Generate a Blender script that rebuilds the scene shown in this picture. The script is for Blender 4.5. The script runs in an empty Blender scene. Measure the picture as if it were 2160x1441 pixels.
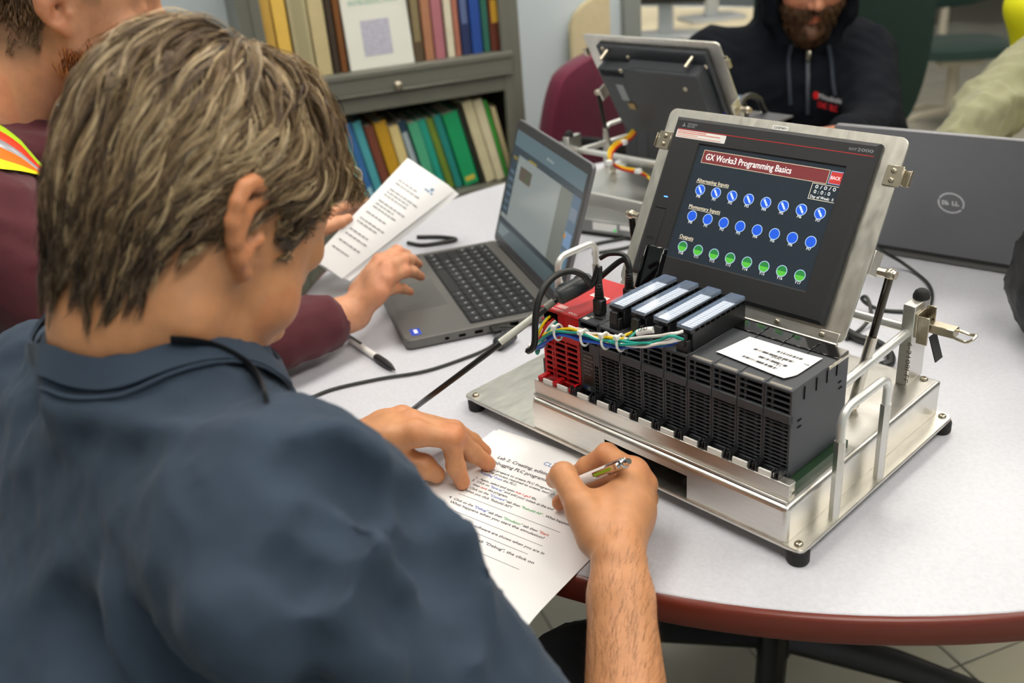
import bpy, math, random
import numpy as np
from mathutils import Vector, Matrix

random.seed(7)
rng = np.random.default_rng(11)
SC = bpy.context.scene
COL = SC.collection
PI = math.pi

# ================================================================ camera
CAM_C = np.array([0.67671, -0.64503, 1.31448])
CAM_M = np.array([[0.68914528, -0.26833714, 0.67310769], [0.72032012, 0.35476612, -0.59605363], [-0.07885248, 0.89562055, 0.43777404]])
FPX, IMW, IMH = 2005.59, 2160.0, 1441.0
cd = bpy.data.cameras.new('camera'); cam = bpy.data.objects.new('camera', cd); COL.objects.link(cam)
cam.matrix_world = Matrix([list(CAM_M[i]) + [CAM_C[i]] for i in range(3)] + [[0, 0, 0, 1]])
cd.sensor_fit = 'HORIZONTAL'; cd.sensor_width = 36.0; cd.lens = FPX / IMW * 36.0
cd.clip_start = .05; cd.clip_end = 60
cd.dof.use_dof = True; cd.dof.focus_distance = .96; cd.dof.aperture_fstop = 4.6; cd.dof.aperture_blades = 9
SC.camera = cam

# ================================================================ light and exposure
SC.view_settings.view_transform = 'Standard'; SC.view_settings.look = 'None'
SC.view_settings.gamma = 1.0; SC.view_settings.use_curve_mapping = False
SC.view_settings.exposure = -0.86
wd = bpy.data.worlds.new('world'); SC.world = wd; wd.use_nodes = True
wd.node_tree.nodes['Background'].inputs[0].default_value = (.9, .95, 1, 1)
wd.node_tree.nodes['Background'].inputs[1].default_value = .3
LAMP_STRENGTH = 19.0
LAMPS = [(x, y) for x in (-2.2, -.5, 1.2) for y in (-.35, 1.35, 3.05)]   # recessed ceiling troffers

# ================================================================ helpers
def ray(px, py):
    return CAM_M @ np.array([(px - IMW / 2) / FPX, -(py - IMH / 2) / FPX, -1.0])
def az(px, py, z): d = ray(px, py); return CAM_C + d * (z - CAM_C[2]) / d[2]      # where a sight line meets a level
def ay(px, py, y): d = ray(px, py); return CAM_C + d * (y - CAM_C[1]) / d[1]
def ad(px, py, D): return CAM_C + ray(px, py) * D

def lin(c):
    if isinstance(c, str):
        c = tuple(int(c[i:i + 2], 16) / 255 for i in (0, 2, 4))
    return tuple((q / 12.92 if q <= .04045 else ((q + .055) / 1.055) ** 2.4) for q in c)

MATS = {}
def mat(name, col, rough=.5, metal=0.0, var=0.0, scale=30.0, bump=0.0, bscale=200.0, stretch=None, coat=0.0, emit=0.0, alpha=1.0, trans=0.0,
        sss=0.0, attr=None, spec=.5, rvar=0.0, bdist=.001, sheen=0.0):
    if name in MATS: return MATS[name]
    m = bpy.data.materials.new(name); m.use_nodes = True
    nt = m.node_tree; N = nt.nodes; K = nt.links; b = N['Principled BSDF']
    c = lin(col) + (1,)
    b.inputs['Base Color'].default_value = c; b.inputs['Roughness'].default_value = rough; b.inputs['Metallic'].default_value = metal
    b.inputs['Specular IOR Level'].default_value = spec
    if coat: b.inputs['Coat Weight'].default_value = coat; b.inputs['Coat Roughness'].default_value = .08
    if trans: b.inputs['Transmission Weight'].default_value = trans
    if sheen: b.inputs['Sheen Weight'].default_value = sheen; b.inputs['Sheen Roughness'].default_value = .4
    if alpha < 1: b.inputs['Alpha'].default_value = alpha
    if sss: b.inputs['Subsurface Weight'].default_value = sss; b.inputs['Subsurface Radius'].default_value = (.012, .005, .003); b.inputs['Subsurface Scale'].default_value = 1.0
    if emit: b.inputs['Emission Color'].default_value = c; b.inputs['Emission Strength'].default_value = emit
    src = None
    if attr:
        a = N.new('ShaderNodeAttribute'); a.attribute_name = attr; src = a.outputs['Color']
        K.new(src, b.inputs['Base Color'])
    if var or bump or rvar:
        tc = N.new('ShaderNodeTexCoord'); mp = N.new('ShaderNodeMapping'); K.new(tc.outputs['Object'], mp.inputs[0])
        if stretch: mp.inputs['Scale'].default_value = stretch
    if var or rvar:
        nz = N.new('ShaderNodeTexNoise'); nz.inputs['Scale'].default_value = scale; nz.inputs['Detail'].default_value = 5
        K.new(mp.outputs[0], nz.inputs[0])
    if var:
        mx = N.new('ShaderNodeMix'); mx.data_type = 'RGBA'; mx.blend_type = 'MULTIPLY'; mx.inputs[0].default_value = 1
        rp = N.new('ShaderNodeMapRange'); rp.inputs[1].default_value = .3; rp.inputs[2].default_value = .7
        rp.inputs[3].default_value = 1 - var; rp.inputs[4].default_value = 1 + var
        K.new(nz.outputs[0], rp.inputs[0]); K.new(rp.outputs[0], mx.inputs[7])
        if src: K.new(src, mx.inputs[6])
        else: mx.inputs[6].default_value = c
        K.new(mx.outputs[2], b.inputs['Base Color'])
        if emit: K.new(mx.outputs[2], b.inputs['Emission Color'])
    if rvar:
        rr = N.new('ShaderNodeMapRange'); rr.inputs[1].default_value = .3; rr.inputs[2].default_value = .7
        rr.inputs[3].default_value = max(.05, rough - rvar); rr.inputs[4].default_value = rough + rvar
        K.new(nz.outputs[0], rr.inputs[0]); K.new(rr.outputs[0], b.inputs['Roughness'])
    if bump:
        n2 = N.new('ShaderNodeTexNoise'); n2.inputs['Scale'].default_value = bscale; n2.inputs['Detail'].default_value = 4
        K.new(mp.outputs[0], n2.inputs[0])
        bp = N.new('ShaderNodeBump'); bp.inputs['Strength'].default_value = bump; bp.inputs['Distance'].default_value = bdist
        K.new(n2.outputs[0], bp.inputs['Height']); K.new(bp.outputs[0], b.inputs['Normal'])
    MATS[name] = m
    return m

def basis(o, x, y):
    """matrix with local x along x, local y near y, origin o"""
    x = Vector(x).normalized(); y = Vector(y); z = x.cross(y).normalized(); y = z.cross(x)
    return Matrix([[x[i], y[i], z[i], o[i]] for i in range(3)] + [[0, 0, 0, 1]])

def empty(name, loc=(0, 0, 0), rz=0.0, label=None, cat=None, group=None):
    o = bpy.data.objects.new(name, None); COL.objects.link(o); o.location = tuple(float(q) for q in loc); o.rotation_euler = (0, 0, rz)
    o.empty_display_size = .05
    return tag(o, label, cat, group)

def tag(o, label=None, cat=None, group=None, kind=None):
    if label: o['label'] = label
    if cat: o['category'] = cat
    if group: o['group'] = group
    if kind: o['kind'] = kind
    return o

def catmull(pts, n=6):
    P = [np.asarray(p, float) for p in pts]
    if len(P) < 3: return P
    P = [2 * P[0] - P[1]] + P + [2 * P[-1] - P[-2]]
    out = []
    for i in range(1, len(P) - 2):
        for t in np.linspace(0, 1, n, endpoint=False):
            a, b, c, d = P[i - 1:i + 3]
            out.append(.5 * (2 * b + (c - a) * t + (2 * a - 5 * b + 4 * c - d) * t * t + (3 * b - a - 3 * c + d) * t ** 3))
    out.append(P[-2])
    return out

def rrect(x0, x1, y0, y1, r, n=5):
    out = []
    for cx, cy, a0 in ((x1 - r, y0 + r, -90), (x1 - r, y1 - r, 0), (x0 + r, y1 - r, 90), (x0 + r, y0 + r, 180)):
        for i in range(n + 1):
            a = math.radians(a0 + 90 * i / n); out.append((cx + r * math.cos(a), cy + r * math.sin(a)))
    return out

class MB:
    """collects simple solids into ONE mesh object"""
    def __init__(s): s.v = []; s.f = []; s.m = []; s.mi = 0
    def put(s, V, F, M=None):
        o = len(s.v)
        for p in V:
            if M is not None: p = M @ Vector(p)
            s.v.append((float(p[0]), float(p[1]), float(p[2])))
        for q in F: s.f.append([o + i for i in q]); s.m.append(s.mi)
        return s
    def box(s, x0, x1, y0, y1, z0, z1, b=0.0, M=None):
        if x1 < x0: x0, x1 = x1, x0
        if y1 < y0: y0, y1 = y1, y0
        if z1 < z0: z0, z1 = z1, z0
        b = min(b, .49 * min(x1 - x0, y1 - y0, z1 - z0))
        if b <= 0:
            V = [(x, y, z) for x in (x0, x1) for y in (y0, y1) for z in (z0, z1)]
            F = [(0, 1, 3, 2), (4, 6, 7, 5), (0, 4, 5, 1), (2, 3, 7, 6), (0, 2, 6, 4), (1, 5, 7, 3)]
            return s.put(V, F, M)
        V = []; idx = {}
        for i, x in enumerate((x0, x1)):
            for j, y in enumerate((y0, y1)):
                for k, z in enumerate((z0, z1)):
                    sx, sy, sz = (1 - 2 * i) * b, (1 - 2 * j) * b, (1 - 2 * k) * b
                    for a, p in enumerate(((x, y + sy, z + sz), (x + sx, y, z + sz), (x + sx, y + sy, z))):
                        idx[i, j, k, a] = len(V); V.append(p)
        F = []
        for a in range(3):
            for e in (0, 1):
                c = [(0, 0), (1, 0), (1, 1), (0, 1)]
                q = []
                for u, w in c:
                    k = [0, 0, 0]; k[a] = e; k[(a + 1) % 3] = u; k[(a + 2) % 3] = w; q.append(idx[k[0], k[1], k[2], a])
                F.append(q if e else q[::-1])
        for a in range(3):
            for u in (0, 1):
                for w in (0, 1):
                    q = []
                    p, r = (a + 1) % 3, (a + 2) % 3
                    for e, ax in ((0, p), (1, p), (1, r), (0, r)):
                        k = [0, 0, 0]; k[a] = e; k[p] = u; k[r] = w; q.append(idx[k[0], k[1], k[2], ax])
                    F.append(q if (u + w) % 2 == 1 else q[::-1])
        for i in (0, 1):
            for j in (0, 1):
                for k in (0, 1):
                    q = [idx[i, j, k, a] for a in range(3)]
                    F.append(q if (i + j + k) % 2 == 1 else q[::-1])
        return s.put(V, F, M)
    def cyl(s, a, b, r1, r2=None, n=16, M=None, cap=True):
        r2 = r1 if r2 is None else r2
        a = Vector(a); b = Vector(b); d = (b - a).normalized()
        u = d.orthogonal().normalized(); w = d.cross(u)
        V = []; F = []
        for c, r in ((a, r1), (b, r2)):
            for i in range(n):
                t = 2 * PI * i / n; V.append(c + u * (r * math.cos(t)) + w * (r * math.sin(t)))
        for i in range(n): F.append((i, (i + 1) % n, n + (i + 1) % n, n + i))
        if cap: F.append(tuple(range(n))[::-1]); F.append(tuple(range(n, 2 * n)))
        return s.put(V, F, M)
    def tube(s, pts, r, n=8, sm=0, M=None, flat=None):
        if sm: pts = catmull(pts, sm)
        P = [Vector(tuple(float(c) for c in p)) for p in pts]
        L = len(P); R = r if hasattr(r, '__len__') else [r] * L
        if len(R) != L: R = np.interp(np.linspace(0, 1, L), np.linspace(0, 1, len(R)), R)
        V = []; F = []; u = None
        for i in range(L):
            d = (P[min(i + 1, L - 1)] - P[max(i - 1, 0)]).normalized()
            u = d.orthogonal().normalized() if u is None else (u - d * u.dot(d)).normalized()
            w = d.cross(u)
            for k in range(n):
                t = 2 * PI * k / n
                V.append(P[i] + u * (R[i] * math.cos(t)) + w * (R[i] * math.sin(t) * (flat or 1)))
        for i in range(L - 1):
            for k in range(n): F.append((i * n + k, i * n + (k + 1) % n, (i + 1) * n + (k + 1) % n, (i + 1) * n + k))
        F.append(tuple(range(n))[::-1]); F.append(tuple(range((L - 1) * n, L * n)))
        return s.put(V, F, M)
    def lathe(s, prof, n=20, M=None):
        V = []; F = []
        for r, z in prof:
            for k in range(n): V.append((r * math.cos(2 * PI * k / n), r * math.sin(2 * PI * k / n), z))
        L = len(prof)
        for i in range(L - 1):
            for k in range(n): F.append((i * n + k, i * n + (k + 1) % n, (i + 1) * n + (k + 1) % n, (i + 1) * n + k))
        F.append(tuple(range(n))[::-1]); F.append(tuple(range((L - 1) * n, L * n)))
        return s.put(V, F, M)
    def ball(s, c, r, n=14, M=None):
        rx, ry, rz = r if hasattr(r, '__len__') else (r, r, r)
        V = [(c[0], c[1], c[2] - rz)]; F = []; h = n // 2
        for i in range(1, h):
            a = PI * i / h - PI / 2
            for k in range(n):
                t = 2 * PI * k / n; V.append((c[0] + rx * math.cos(a) * math.cos(t), c[1] + ry * math.cos(a) * math.sin(t), c[2] + rz * math.sin(a)))
        V.append((c[0], c[1], c[2] + rz)); T = len(V) - 1
        for k in range(n):
            F.append((0, 1 + (k + 1) % n, 1 + k)); F.append((T, 1 + (h - 2) * n + k, 1 + (h - 2) * n + (k + 1) % n))
            for i in range(h - 2): F.append((1 + i * n + k, 1 + i * n + (k + 1) % n, 1 + (i + 1) * n + (k + 1) % n, 1 + (i + 1) * n + k))
        return s.put(V, F, M)
    def prism(s, poly, z0, z1, M=None, b=0.0):
        n = len(poly)
        if b:
            cx = sum(p[0] for p in poly) / n; cy = sum(p[1] for p in poly) / n
            def ins(p):
                d = math.hypot(p[0] - cx, p[1] - cy); k = (d - b) / d; return (cx + (p[0] - cx) * k, cy + (p[1] - cy) * k)
            ip = [ins(p) for p in poly]
            rings = [(ip, z0), (poly, z0 + b), (poly, z1 - b), (ip, z1)]
        else: rings = [(poly, z0), (poly, z1)]
        V = [(p[0], p[1], z) for q, z in rings for p in q]; F = []
        for i in range(len(rings) - 1):
            for k in range(n): F.append((i * n + k, i * n + (k + 1) % n, (i + 1) * n + (k + 1) % n, (i + 1) * n + k))
        F.append(tuple(range(n))[::-1]); F.append(tuple(range((len(rings) - 1) * n, len(rings) * n)))
        return s.put(V, F, M)
    def quad(s, a, b, c, d, M=None): return s.put([a, b, c, d], [(0, 1, 2, 3)], M)
    def mesh(s, name):
        me = bpy.data.meshes.new(name); me.from_pydata(s.v, [], s.f)
        return me
    def build(s, name, ms, parent=None, smooth=True, ang=38, M=None, off=None):
        if off is not None: s.v = [(x - off[0], y - off[1], z - off[2]) for x, y, z in s.v]
        me = s.mesh(name); ms = ms if isinstance(ms, (list, tuple)) else [ms]
        for m in ms: me.materials.append(m)
        if len(ms) > 1: me.polygons.foreach_set('material_index', s.m)
        if smooth:
            me.polygons.foreach_set('use_smooth', [True] * len(me.polygons)); me.set_sharp_from_angle(angle=math.radians(ang))
        o = bpy.data.objects.new(name, me); COL.objects.link(o)
        if parent: o.parent = parent
        if M is not None: o.matrix_local = M
        return o

def dup(o, parent=None, loc=None, deep=True):
    c = o.copy(); COL.objects.link(c)
    if parent: c.parent = parent
    if loc is not None: c.location = loc
    if deep:
        for ch in list(o.children): dup(ch, c)
    return c

def big_mesh(name, V, F, m, parent=None, off=(0, 0, 0), cols=None):
    me = bpy.data.meshes.new(name); n = F.shape[1]
    me.vertices.add(len(V)); me.vertices.foreach_set('co', (V - np.asarray(off)).astype(np.float32).ravel())
    me.loops.add(F.size); me.loops.foreach_set('vertex_index', F.astype(np.int32).ravel())
    me.polygons.add(len(F)); me.polygons.foreach_set('loop_start', np.arange(0, F.size, n, dtype=np.int32))
    me.update(calc_edges=True); me.validate()
    me.polygons.foreach_set('use_smooth', [True] * len(me.polygons))
    if cols is not None:
        a = me.color_attributes.new('tint', 'FLOAT_COLOR', 'POINT')
        a.data.foreach_set('color', np.concatenate([cols, np.ones((len(cols), 1))], 1).astype(np.float32).ravel())
    me.materials.append(m)
    o = bpy.data.objects.new(name, me); COL.objects.link(o)
    if parent: o.parent = parent
    return o

ADV = {}
def text(s, size, M, m, parent, name='lettering', align='LEFT', ex=.00008, sx=1.0, bold=0.0, shear=0.0, fit=None):
    cu = bpy.data.curves.new(name, 'FONT'); cu.body = s; cu.size = size; cu.align_x = align; cu.extrude = ex; cu.resolution_u = 2; cu.offset = bold; cu.shear = shear
    t_ = bpy.data.objects.new(name, cu); me = bpy.data.meshes.new_from_object(t_)
    bpy.data.objects.remove(t_); bpy.data.curves.remove(cu)
    me.materials.clear(); me.materials.append(m); me.name = name
    o = bpy.data.objects.new(name, me); COL.objects.link(o); o.parent = parent
    xs = [v.co.x for v in me.vertices] or [0.0]
    if fit: sx = fit / max(max(xs) - min(min(xs), 0), 1e-6)
    ADV[o.name] = max(xs) * sx
    o.matrix_local = M @ Matrix.Diagonal((sx, 1, 1, 1))
    return o

# ---------------------------------------------------------------- implicit-surface bodies (numpy)
def nrm(v):
    v = np.asarray(v, float)
    return v / (np.linalg.norm(v) + 1e-12)

class Body:
    """Smoothly blended solid of tapered limbs and ellipsoids, meshed as one continuous surface."""
    def __init__(s):
        s.ops = []
        s.F = None                     # optional local frame (origin, 3x3 columns)
    def w(s, p):
        p = np.asarray(p, float)
        return p if s.F is None else s.F[0] + s.F[1] @ p
    def cone(s, a, b, r1, r2, k=.01, sub=False):
        a = s.w(a); b = s.w(b); ab = b - a; L2 = max(ab @ ab, 1e-12)
        def fn(P):
            pa = P - a
            t = np.clip(pa @ ab / L2, 0, 1)
            q = pa - t[:, None] * ab
            return np.sqrt((q * q).sum(1)) - (r1 + (r2 - r1) * t)
        R = max(r1, r2)
        s.ops.append((fn, np.minimum(a, b) - R, np.maximum(a, b) + R, k, sub))
        return s
    def ball(s, c, r, k=.01, sub=False):
        return s.cone(c, c, r, r, k, sub)
    def chain(s, pts, rs, k=.01, k0=None, sub=False):
        for i in range(len(pts) - 1):
            s.cone(pts[i], pts[i + 1], rs[i], rs[i + 1], k if (i or k0 is None) else k0, sub)
        return s
    def ell(s, c, r, rot=None, k=.01, sub=False):
        c = s.w(c); r = np.asarray(r, float)
        A = np.eye(3) if rot is None else np.asarray(rot, float)
        if s.F is not None: A = s.F[1] @ A
        def fn(P):
            q = (P - c) @ A
            k0 = np.sqrt(((q / r) ** 2).sum(1)); k1 = np.sqrt(((q / (r * r)) ** 2).sum(1)) + 1e-9
            return k0 * (k0 - 1) / k1
        e = np.sqrt(((A * r) ** 2).sum(1))
        s.ops.append((fn, c - e, c + e, k, sub))
        return s
    def plane(s, c, n, k=.004):
        """keep only the side the normal points away from (cut cuffs, hems)"""
        c = s.w(c); n = nrm(n if s.F is None else s.F[1] @ np.asarray(n, float))
        s.ops.append((lambda P: -((P - c) @ n), None, None, k, True))
        return s
    def eval(s, P, m=.03):
        d = np.full(len(P), .5)
        for fn, lo, hi, k, sub in s.ops:
            if lo is None: idx = slice(None); Q = P
            else:
                mm = m + k
                msk = ((P > lo - mm) & (P < hi + mm)).all(1)
                idx = np.nonzero(msk)[0]
                if not len(idx): continue
                Q = P[idx]
            b = fn(Q); a = d[idx]
            if sub:
                b = -b
                h = np.clip(.5 - .5 * (b - a) / k, 0, 1)
                d[idx] = b + (a - b) * h + k * h * (1 - h)
            else:
                h = np.clip(.5 + .5 * (b - a) / k, 0, 1)
                d[idx] = b + (a - b) * h - k * h * (1 - h)
        return d
    def mesh(s, h, lo=None, hi=None, n=8):
        add = [o for o in s.ops if not o[4]]
        if lo is None: lo = np.min([o[1] for o in add], 0) - 3 * h
        if hi is None: hi = np.max([o[2] for o in add], 0) + 3 * h
        lo = np.asarray(lo, float)
        nb = np.ceil((np.asarray(hi) - lo) / (n * h)).astype(int)
        g = np.stack(np.meshgrid(*[np.arange(q) for q in nb], indexing='ij'), -1).reshape(-1, 3)
        d = s.eval(lo + (g + .5) * n * h, m=n * h * 1.6 + .01)
        g = g[np.abs(d) < n * h * 1.25 + .003]
        c = np.arange(n + 1)
        loc = np.stack(np.meshgrid(c, c, c, indexing='ij'), -1).reshape(-1, 3)
        V = np.empty((len(g), (n + 1) ** 3))
        for i in range(0, len(g), 600):
            gi = g[i:i + 600]
            P = lo + (gi[:, None, :] * n + loc[None]).reshape(-1, 3) * h
            V[i:i + 600] = s.eval(P, m=.012).reshape(len(gi), -1)
        V = V.reshape(-1, n + 1, n + 1, n + 1)
        off = [(x, y, z) for x in (0, 1) for y in (0, 1) for z in (0, 1)]
        cor = np.stack([V[:, x:n + x, y:n + y, z:n + z] for x, y, z in off], -1)
        ins = cor < 0
        act = ins.any(-1) & ~ins.all(-1)
        bi, ix, iy, iz = np.nonzero(act)
        cv = cor[bi, ix, iy, iz]; ci = ins[bi, ix, iy, iz]
        cell = g[bi] * n + np.stack([ix, iy, iz], 1)
        acc = np.zeros((len(cell), 3)); cnt = np.zeros(len(cell))
        for a in range(8):
            for b in range(a + 1, 8):
                oa, ob = np.array(off[a]), np.array(off[b])
                if np.abs(oa - ob).sum() != 1: continue
                m = ci[:, a] != ci[:, b]
                va, vb = cv[m, a], cv[m, b]
                t = (va / (va - vb))[:, None]
                acc[m] += oa + t * (ob - oa); cnt[m] += 1
        pos = lo + (cell + acc / cnt[:, None]) * h
        S = 4096
        key = ((cell[:, 0] + 2) * S + cell[:, 1] + 2) * S + cell[:, 2] + 2
        order = np.argsort(key); ks = key[order]; pos = pos[order]; ci = ci[order]
        def look(k):
            i = np.clip(np.searchsorted(ks, k), 0, len(ks) - 1)
            return i, ks[i] == k
        F = []
        st = (S * S, S, 1)
        for ax, cidx in ((0, 4), (1, 2), (2, 1)):
            m = np.nonzero(ci[:, 0] != ci[:, cidx])[0]
            u, v = st[(ax + 1) % 3], st[(ax + 2) % 3]
            k0 = ks[m]
            i1, o1 = look(k0 - u); i2, o2 = look(k0 - u - v); i3, o3 = look(k0 - v)
            ok = o1 & o2 & o3
            q = np.stack([m, i1, i2, i3], 1)[ok]
            fl = ci[m, 0][ok]
            q[~fl] = q[~fl][:, ::-1]
            F.append(q)
        return pos, np.concatenate(F)

def frame(o, fwd, pitch=0, roll=0):
    """local frame for a head: x = its right, y = its front, z = its top"""
    f = nrm([fwd[0], fwd[1], 0]); r = np.array([f[1], -f[0], 0]); u = np.array([0, 0, 1.])
    c, s_ = math.cos(pitch), math.sin(pitch)
    f2 = c * f - s_ * u; u2 = s_ * f + c * u
    c, s_ = math.cos(roll), math.sin(roll)
    r3 = c * r + s_ * u2; u3 = -s_ * r + c * u2
    return np.asarray(o, float), np.stack([r3, f2, u3], 1)

def add_head(B, fr, s=1.0, jaw=1.0, ears=(1, -1), beard=0, ear_lean=.15):
    """cranium, face, jaw, brow, nose, sockets, eyeballs, lips, ears"""
    B.F = (fr[0], fr[1] * s)
    S = s
    B.ell((0, -.009, .047), (.076, .094, .087), k=.01)
    B.ell((0, .030, .015), (.066, .066, .085), k=.02)
    B.ell((0, .045, -.030), (.057, .050, .078), k=.02)
    for x in (-1, 1):
        B.cone((x * .058, .002, -.012), (x * .050 * jaw, .012, -.060), .018, .019, k=.02)
        B.cone((x * .050 * jaw, .012, -.060), (x * .016, .078, -.092), .019, .017, k=.02)
        B.ball((x * .043, .066, -.016), .022, k=.02)
        B.cone((x * .040, .076, .034), (x * .008, .090, .032), .011, .011, k=.012)
    B.ball((0, .086, -.098), .018, k=.015)
    B.cone((0, .055, -.098), (0, .0, -.085), .026, .030, k=.03)
    for x in (-1, 1):
        B.ball((x * .032, .104, .014), .016, k=.014, sub=True)
        B.ball((x * .031, .0785, .014), .0135, k=.004)
    B.chain([(0, .090, .026), (0, .104, .002), (0, .117, -.020)], [.0075, .0085, .0105], k=.008)
    for x in (-1, 1):
        B.ball((x * .0105, .104, -.025), .0085, k=.005)
        B.ball((x * .006, .112, -.032), .0035, k=.003, sub=True)
    B.chain([(-.022, .085, -.056), (0, .096, -.052), (.022, .085, -.056)], [.004, .0065, .004], k=.005)
    B.chain([(-.020, .085, -.060), (0, .094, -.0635), (.020, .085, -.060)], [.004, .007, .004], k=.005)
    B.chain([(-.023, .090, -.058), (0, .1025, -.0577), (.023, .090, -.058)], [.0018, .002, .0018], k=.003, sub=True)
    for x in ears:
        E = lambda y, z, o: (x * o, y * .80 - (z - .006) * ear_lean - .002, (z - .006) * .78 + y * ear_lean * .8 + .008)
        B.chain([E(.008, .008, .071), E(.006, .030, .078), E(-.002, .037, .083), E(-.012, .039, .087), E(-.021, .033, .090), E(-.026, .022, .0915), E(-.027, .008, .090),
                 E(-.022, -.004, .087), E(-.013, -.016, .083), E(-.002, -.027, .077)], [.0036, .0038, .0038, .0040, .0040, .0040, .0040, .0040, .0046, .0062], k=.007)
        B.chain([E(-.004, .024, .079), E(-.016, .014, .084), E(-.014, .000, .082), E(-.004, -.010, .077)], [.006, .0055, .0055, .006], k=.008)
        B.ell(E(-.004, .001, .0865), (.008, .0065, .010), k=.005, sub=True)
        B.ball(E(.009, -.001, .0755), .0048, k=.005)
    B.F = None
    return lambda p: fr[0] + fr[1] @ (np.asarray(p, float) * s)

def add_hand(B, wrist, mcp, fingers, thumb, rw=.026, palm=.0125, k=.010, rf=1.0):
    """wrist point, four knuckles, each finger = 3 joints after the knuckle, thumb = 4 joints from its root"""
    wrist = np.asarray(wrist, float)
    mcp = [np.asarray(q, float) for q in mcp]
    for i, m in enumerate(mcp):
        side = (mcp[0] - mcp[-1]) * (.18 - .12 * i)
        B.cone(wrist + side * .9, m, palm * 1.15, palm * (1.0 - .05 * i), k=k)
    for i in range(3):
        B.cone(mcp[i] * .75 + wrist * .25, mcp[i + 1] * .75 + wrist * .25, palm, palm, k=k)
    rr = [(.0102, .0094, .0084, .0070), (.0105, .0096, .0086, .0072), (.0100, .0091, .0082, .0068), (.0088, .0080, .0072, .0060)]
    for m, fg, r in zip(mcp, fingers, rr):
        r = [q * rf for q in r]
        pts = [m] + [np.asarray(q, float) for q in fg]
        B.chain(pts, r, k=.003, k0=.006)
        for j in (1, 2):
            B.ball(pts[j], r[j] * 1.07, k=.003)
    t = [np.asarray(q, float) for q in thumb]
    B.chain(t, [.0165 * rf, .0125 * rf, .0110 * rf, .0082 * rf], k=.004, k0=.012)
    B.ball(t[2], .0115 * rf, k=.003)

# ================================================================ the room
UX, UY = .3924, .9198                                  # the bookcase wall runs along this direction
ROT = math.atan2(UY, UX)
BK = np.array([-1.140, 1.042, 0.0])                    # right front corner of the bookcase, on the floor
def room(u, n, z=0.0):                                 # u along the wall, n away from the bookcase front (towards the camera +)
    return np.array([BK[0] + u * UX + n * UY, BK[1] + u * UY - n * UX, z])
M_room = basis((BK[0], BK[1], 0), (UX, UY, 0), (-UY, UX, 0))   # local x = along the wall, local y = away from the camera

m_floor = mat('floor_tile', 'c9c5b6', .22, var=.06, scale=3.0, coat=.2)
m_grout = mat('floor_joint', '8f8b80', .6)
m_wall = mat('wall_paint', 'd3dfe6', .7, var=.02, scale=4, bump=.1, bscale=300)
m_ceil = mat('ceiling_tile', 'e8e8e4', .9, bump=.2, bscale=400)
m_lamp = mat('lamp_diffuser', 'fff8ee', .5, emit=LAMP_STRENGTH)
m_lampf = mat('lamp_frame', 'e6e6e6', .5)

def struct(o): o['kind'] = 'structure'; return o
floor = struct(MB().box(-4, 10, -4, 8, -.06, -.004).build('floor', m_grout, M=M_room))
tile = None
for i in range(-9, 20):
    for j in range(-9, 17):
        c = room(i * .31 + .1, -j * .31)
        q = (c - CAM_C) @ CAM_M; dz = -q[2]
        if dz < .4: continue
        px, py = IMW / 2 + FPX * q[0] / dz, IMH / 2 - FPX * q[1] / dz
        if not (-250 < px < 2450 and -250 < py < 1750) or dz > 7.5: continue
        if tile is None:
            tile = MB().box(-.1535, .1535, -.1535, .1535, -.004, 0, .0015).build('tile', m_floor, floor, smooth=False); t = tile
        else: t = dup(tile, floor, deep=False)
        t.location = (i * .31 + .1, j * .31, 0)
# the rest of the floor keeps the tile colour beyond the view
mb = MB()
mb.box(-4, -2.75, -4, 8, -.006, -.002); mb.box(-2.75, 10, -4, -2.85, -.006, -.002)
mb.build('floor_edge', m_floor, floor)

struct(MB().box(-4, .47, .32, .44, 0, 2.7).build('wall_back', m_wall, M=M_room))
struct(MB().box(.47, .53, .30, .46, 0, 2.7, .004).build('trim_1', mat('wall_end_trim', '8d938f', .4), M=M_room))
struct(MB().box(-4, 10, 6, 6.12, 0, 2.7).build('wall_far', m_wall, M=M_room))
struct(MB().box(10, 10.12, -4, 6, 0, 2.7).build('wall_right', m_wall, M=M_room))
struct(MB().box(-4.12, -4, -4, 6, 0, 2.7).build('wall_left', m_wall, M=M_room))
struct(MB().box(-4, 10, -4.12, -4, 0, 2.7).build('wall_rear', m_wall, M=M_room))
struct(MB().box(-4, .47, .31, .32, 0, .1, .002).build('baseboard_back', mat('baseboard', '4a4a4a', .5), M=M_room))
struct(MB().box(-4.1, 10.1, -4.1, 6.1, 2.7, 2.8).build('ceiling', m_ceil, M=M_room))
first = None
for k, (x, y) in enumerate(LAMPS):
    if first is None:
        r = empty('ceiling_light', (x, y, 2.7), 0, 'long white fluorescent ceiling panel recessed overhead', 'ceiling light', 'fluorescent panels in the ceiling')
        mb = MB()
        mb.box(-.31, .31, -.61, -.585, -.02, 0); mb.box(-.31, .31, .585, .61, -.02, 0); mb.box(-.31, -.285, -.61, .61, -.02, 0); mb.box(.285, .31, -.61, .61, -.02, 0)
        mb.build('frame', m_lampf, r)
        MB().box(-.285, .285, -.585, .585, -.008, -.002).build('diffuser', m_lamp, r)
        first = r
    else: dup(first, loc=(x, y, 2.7))

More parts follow.
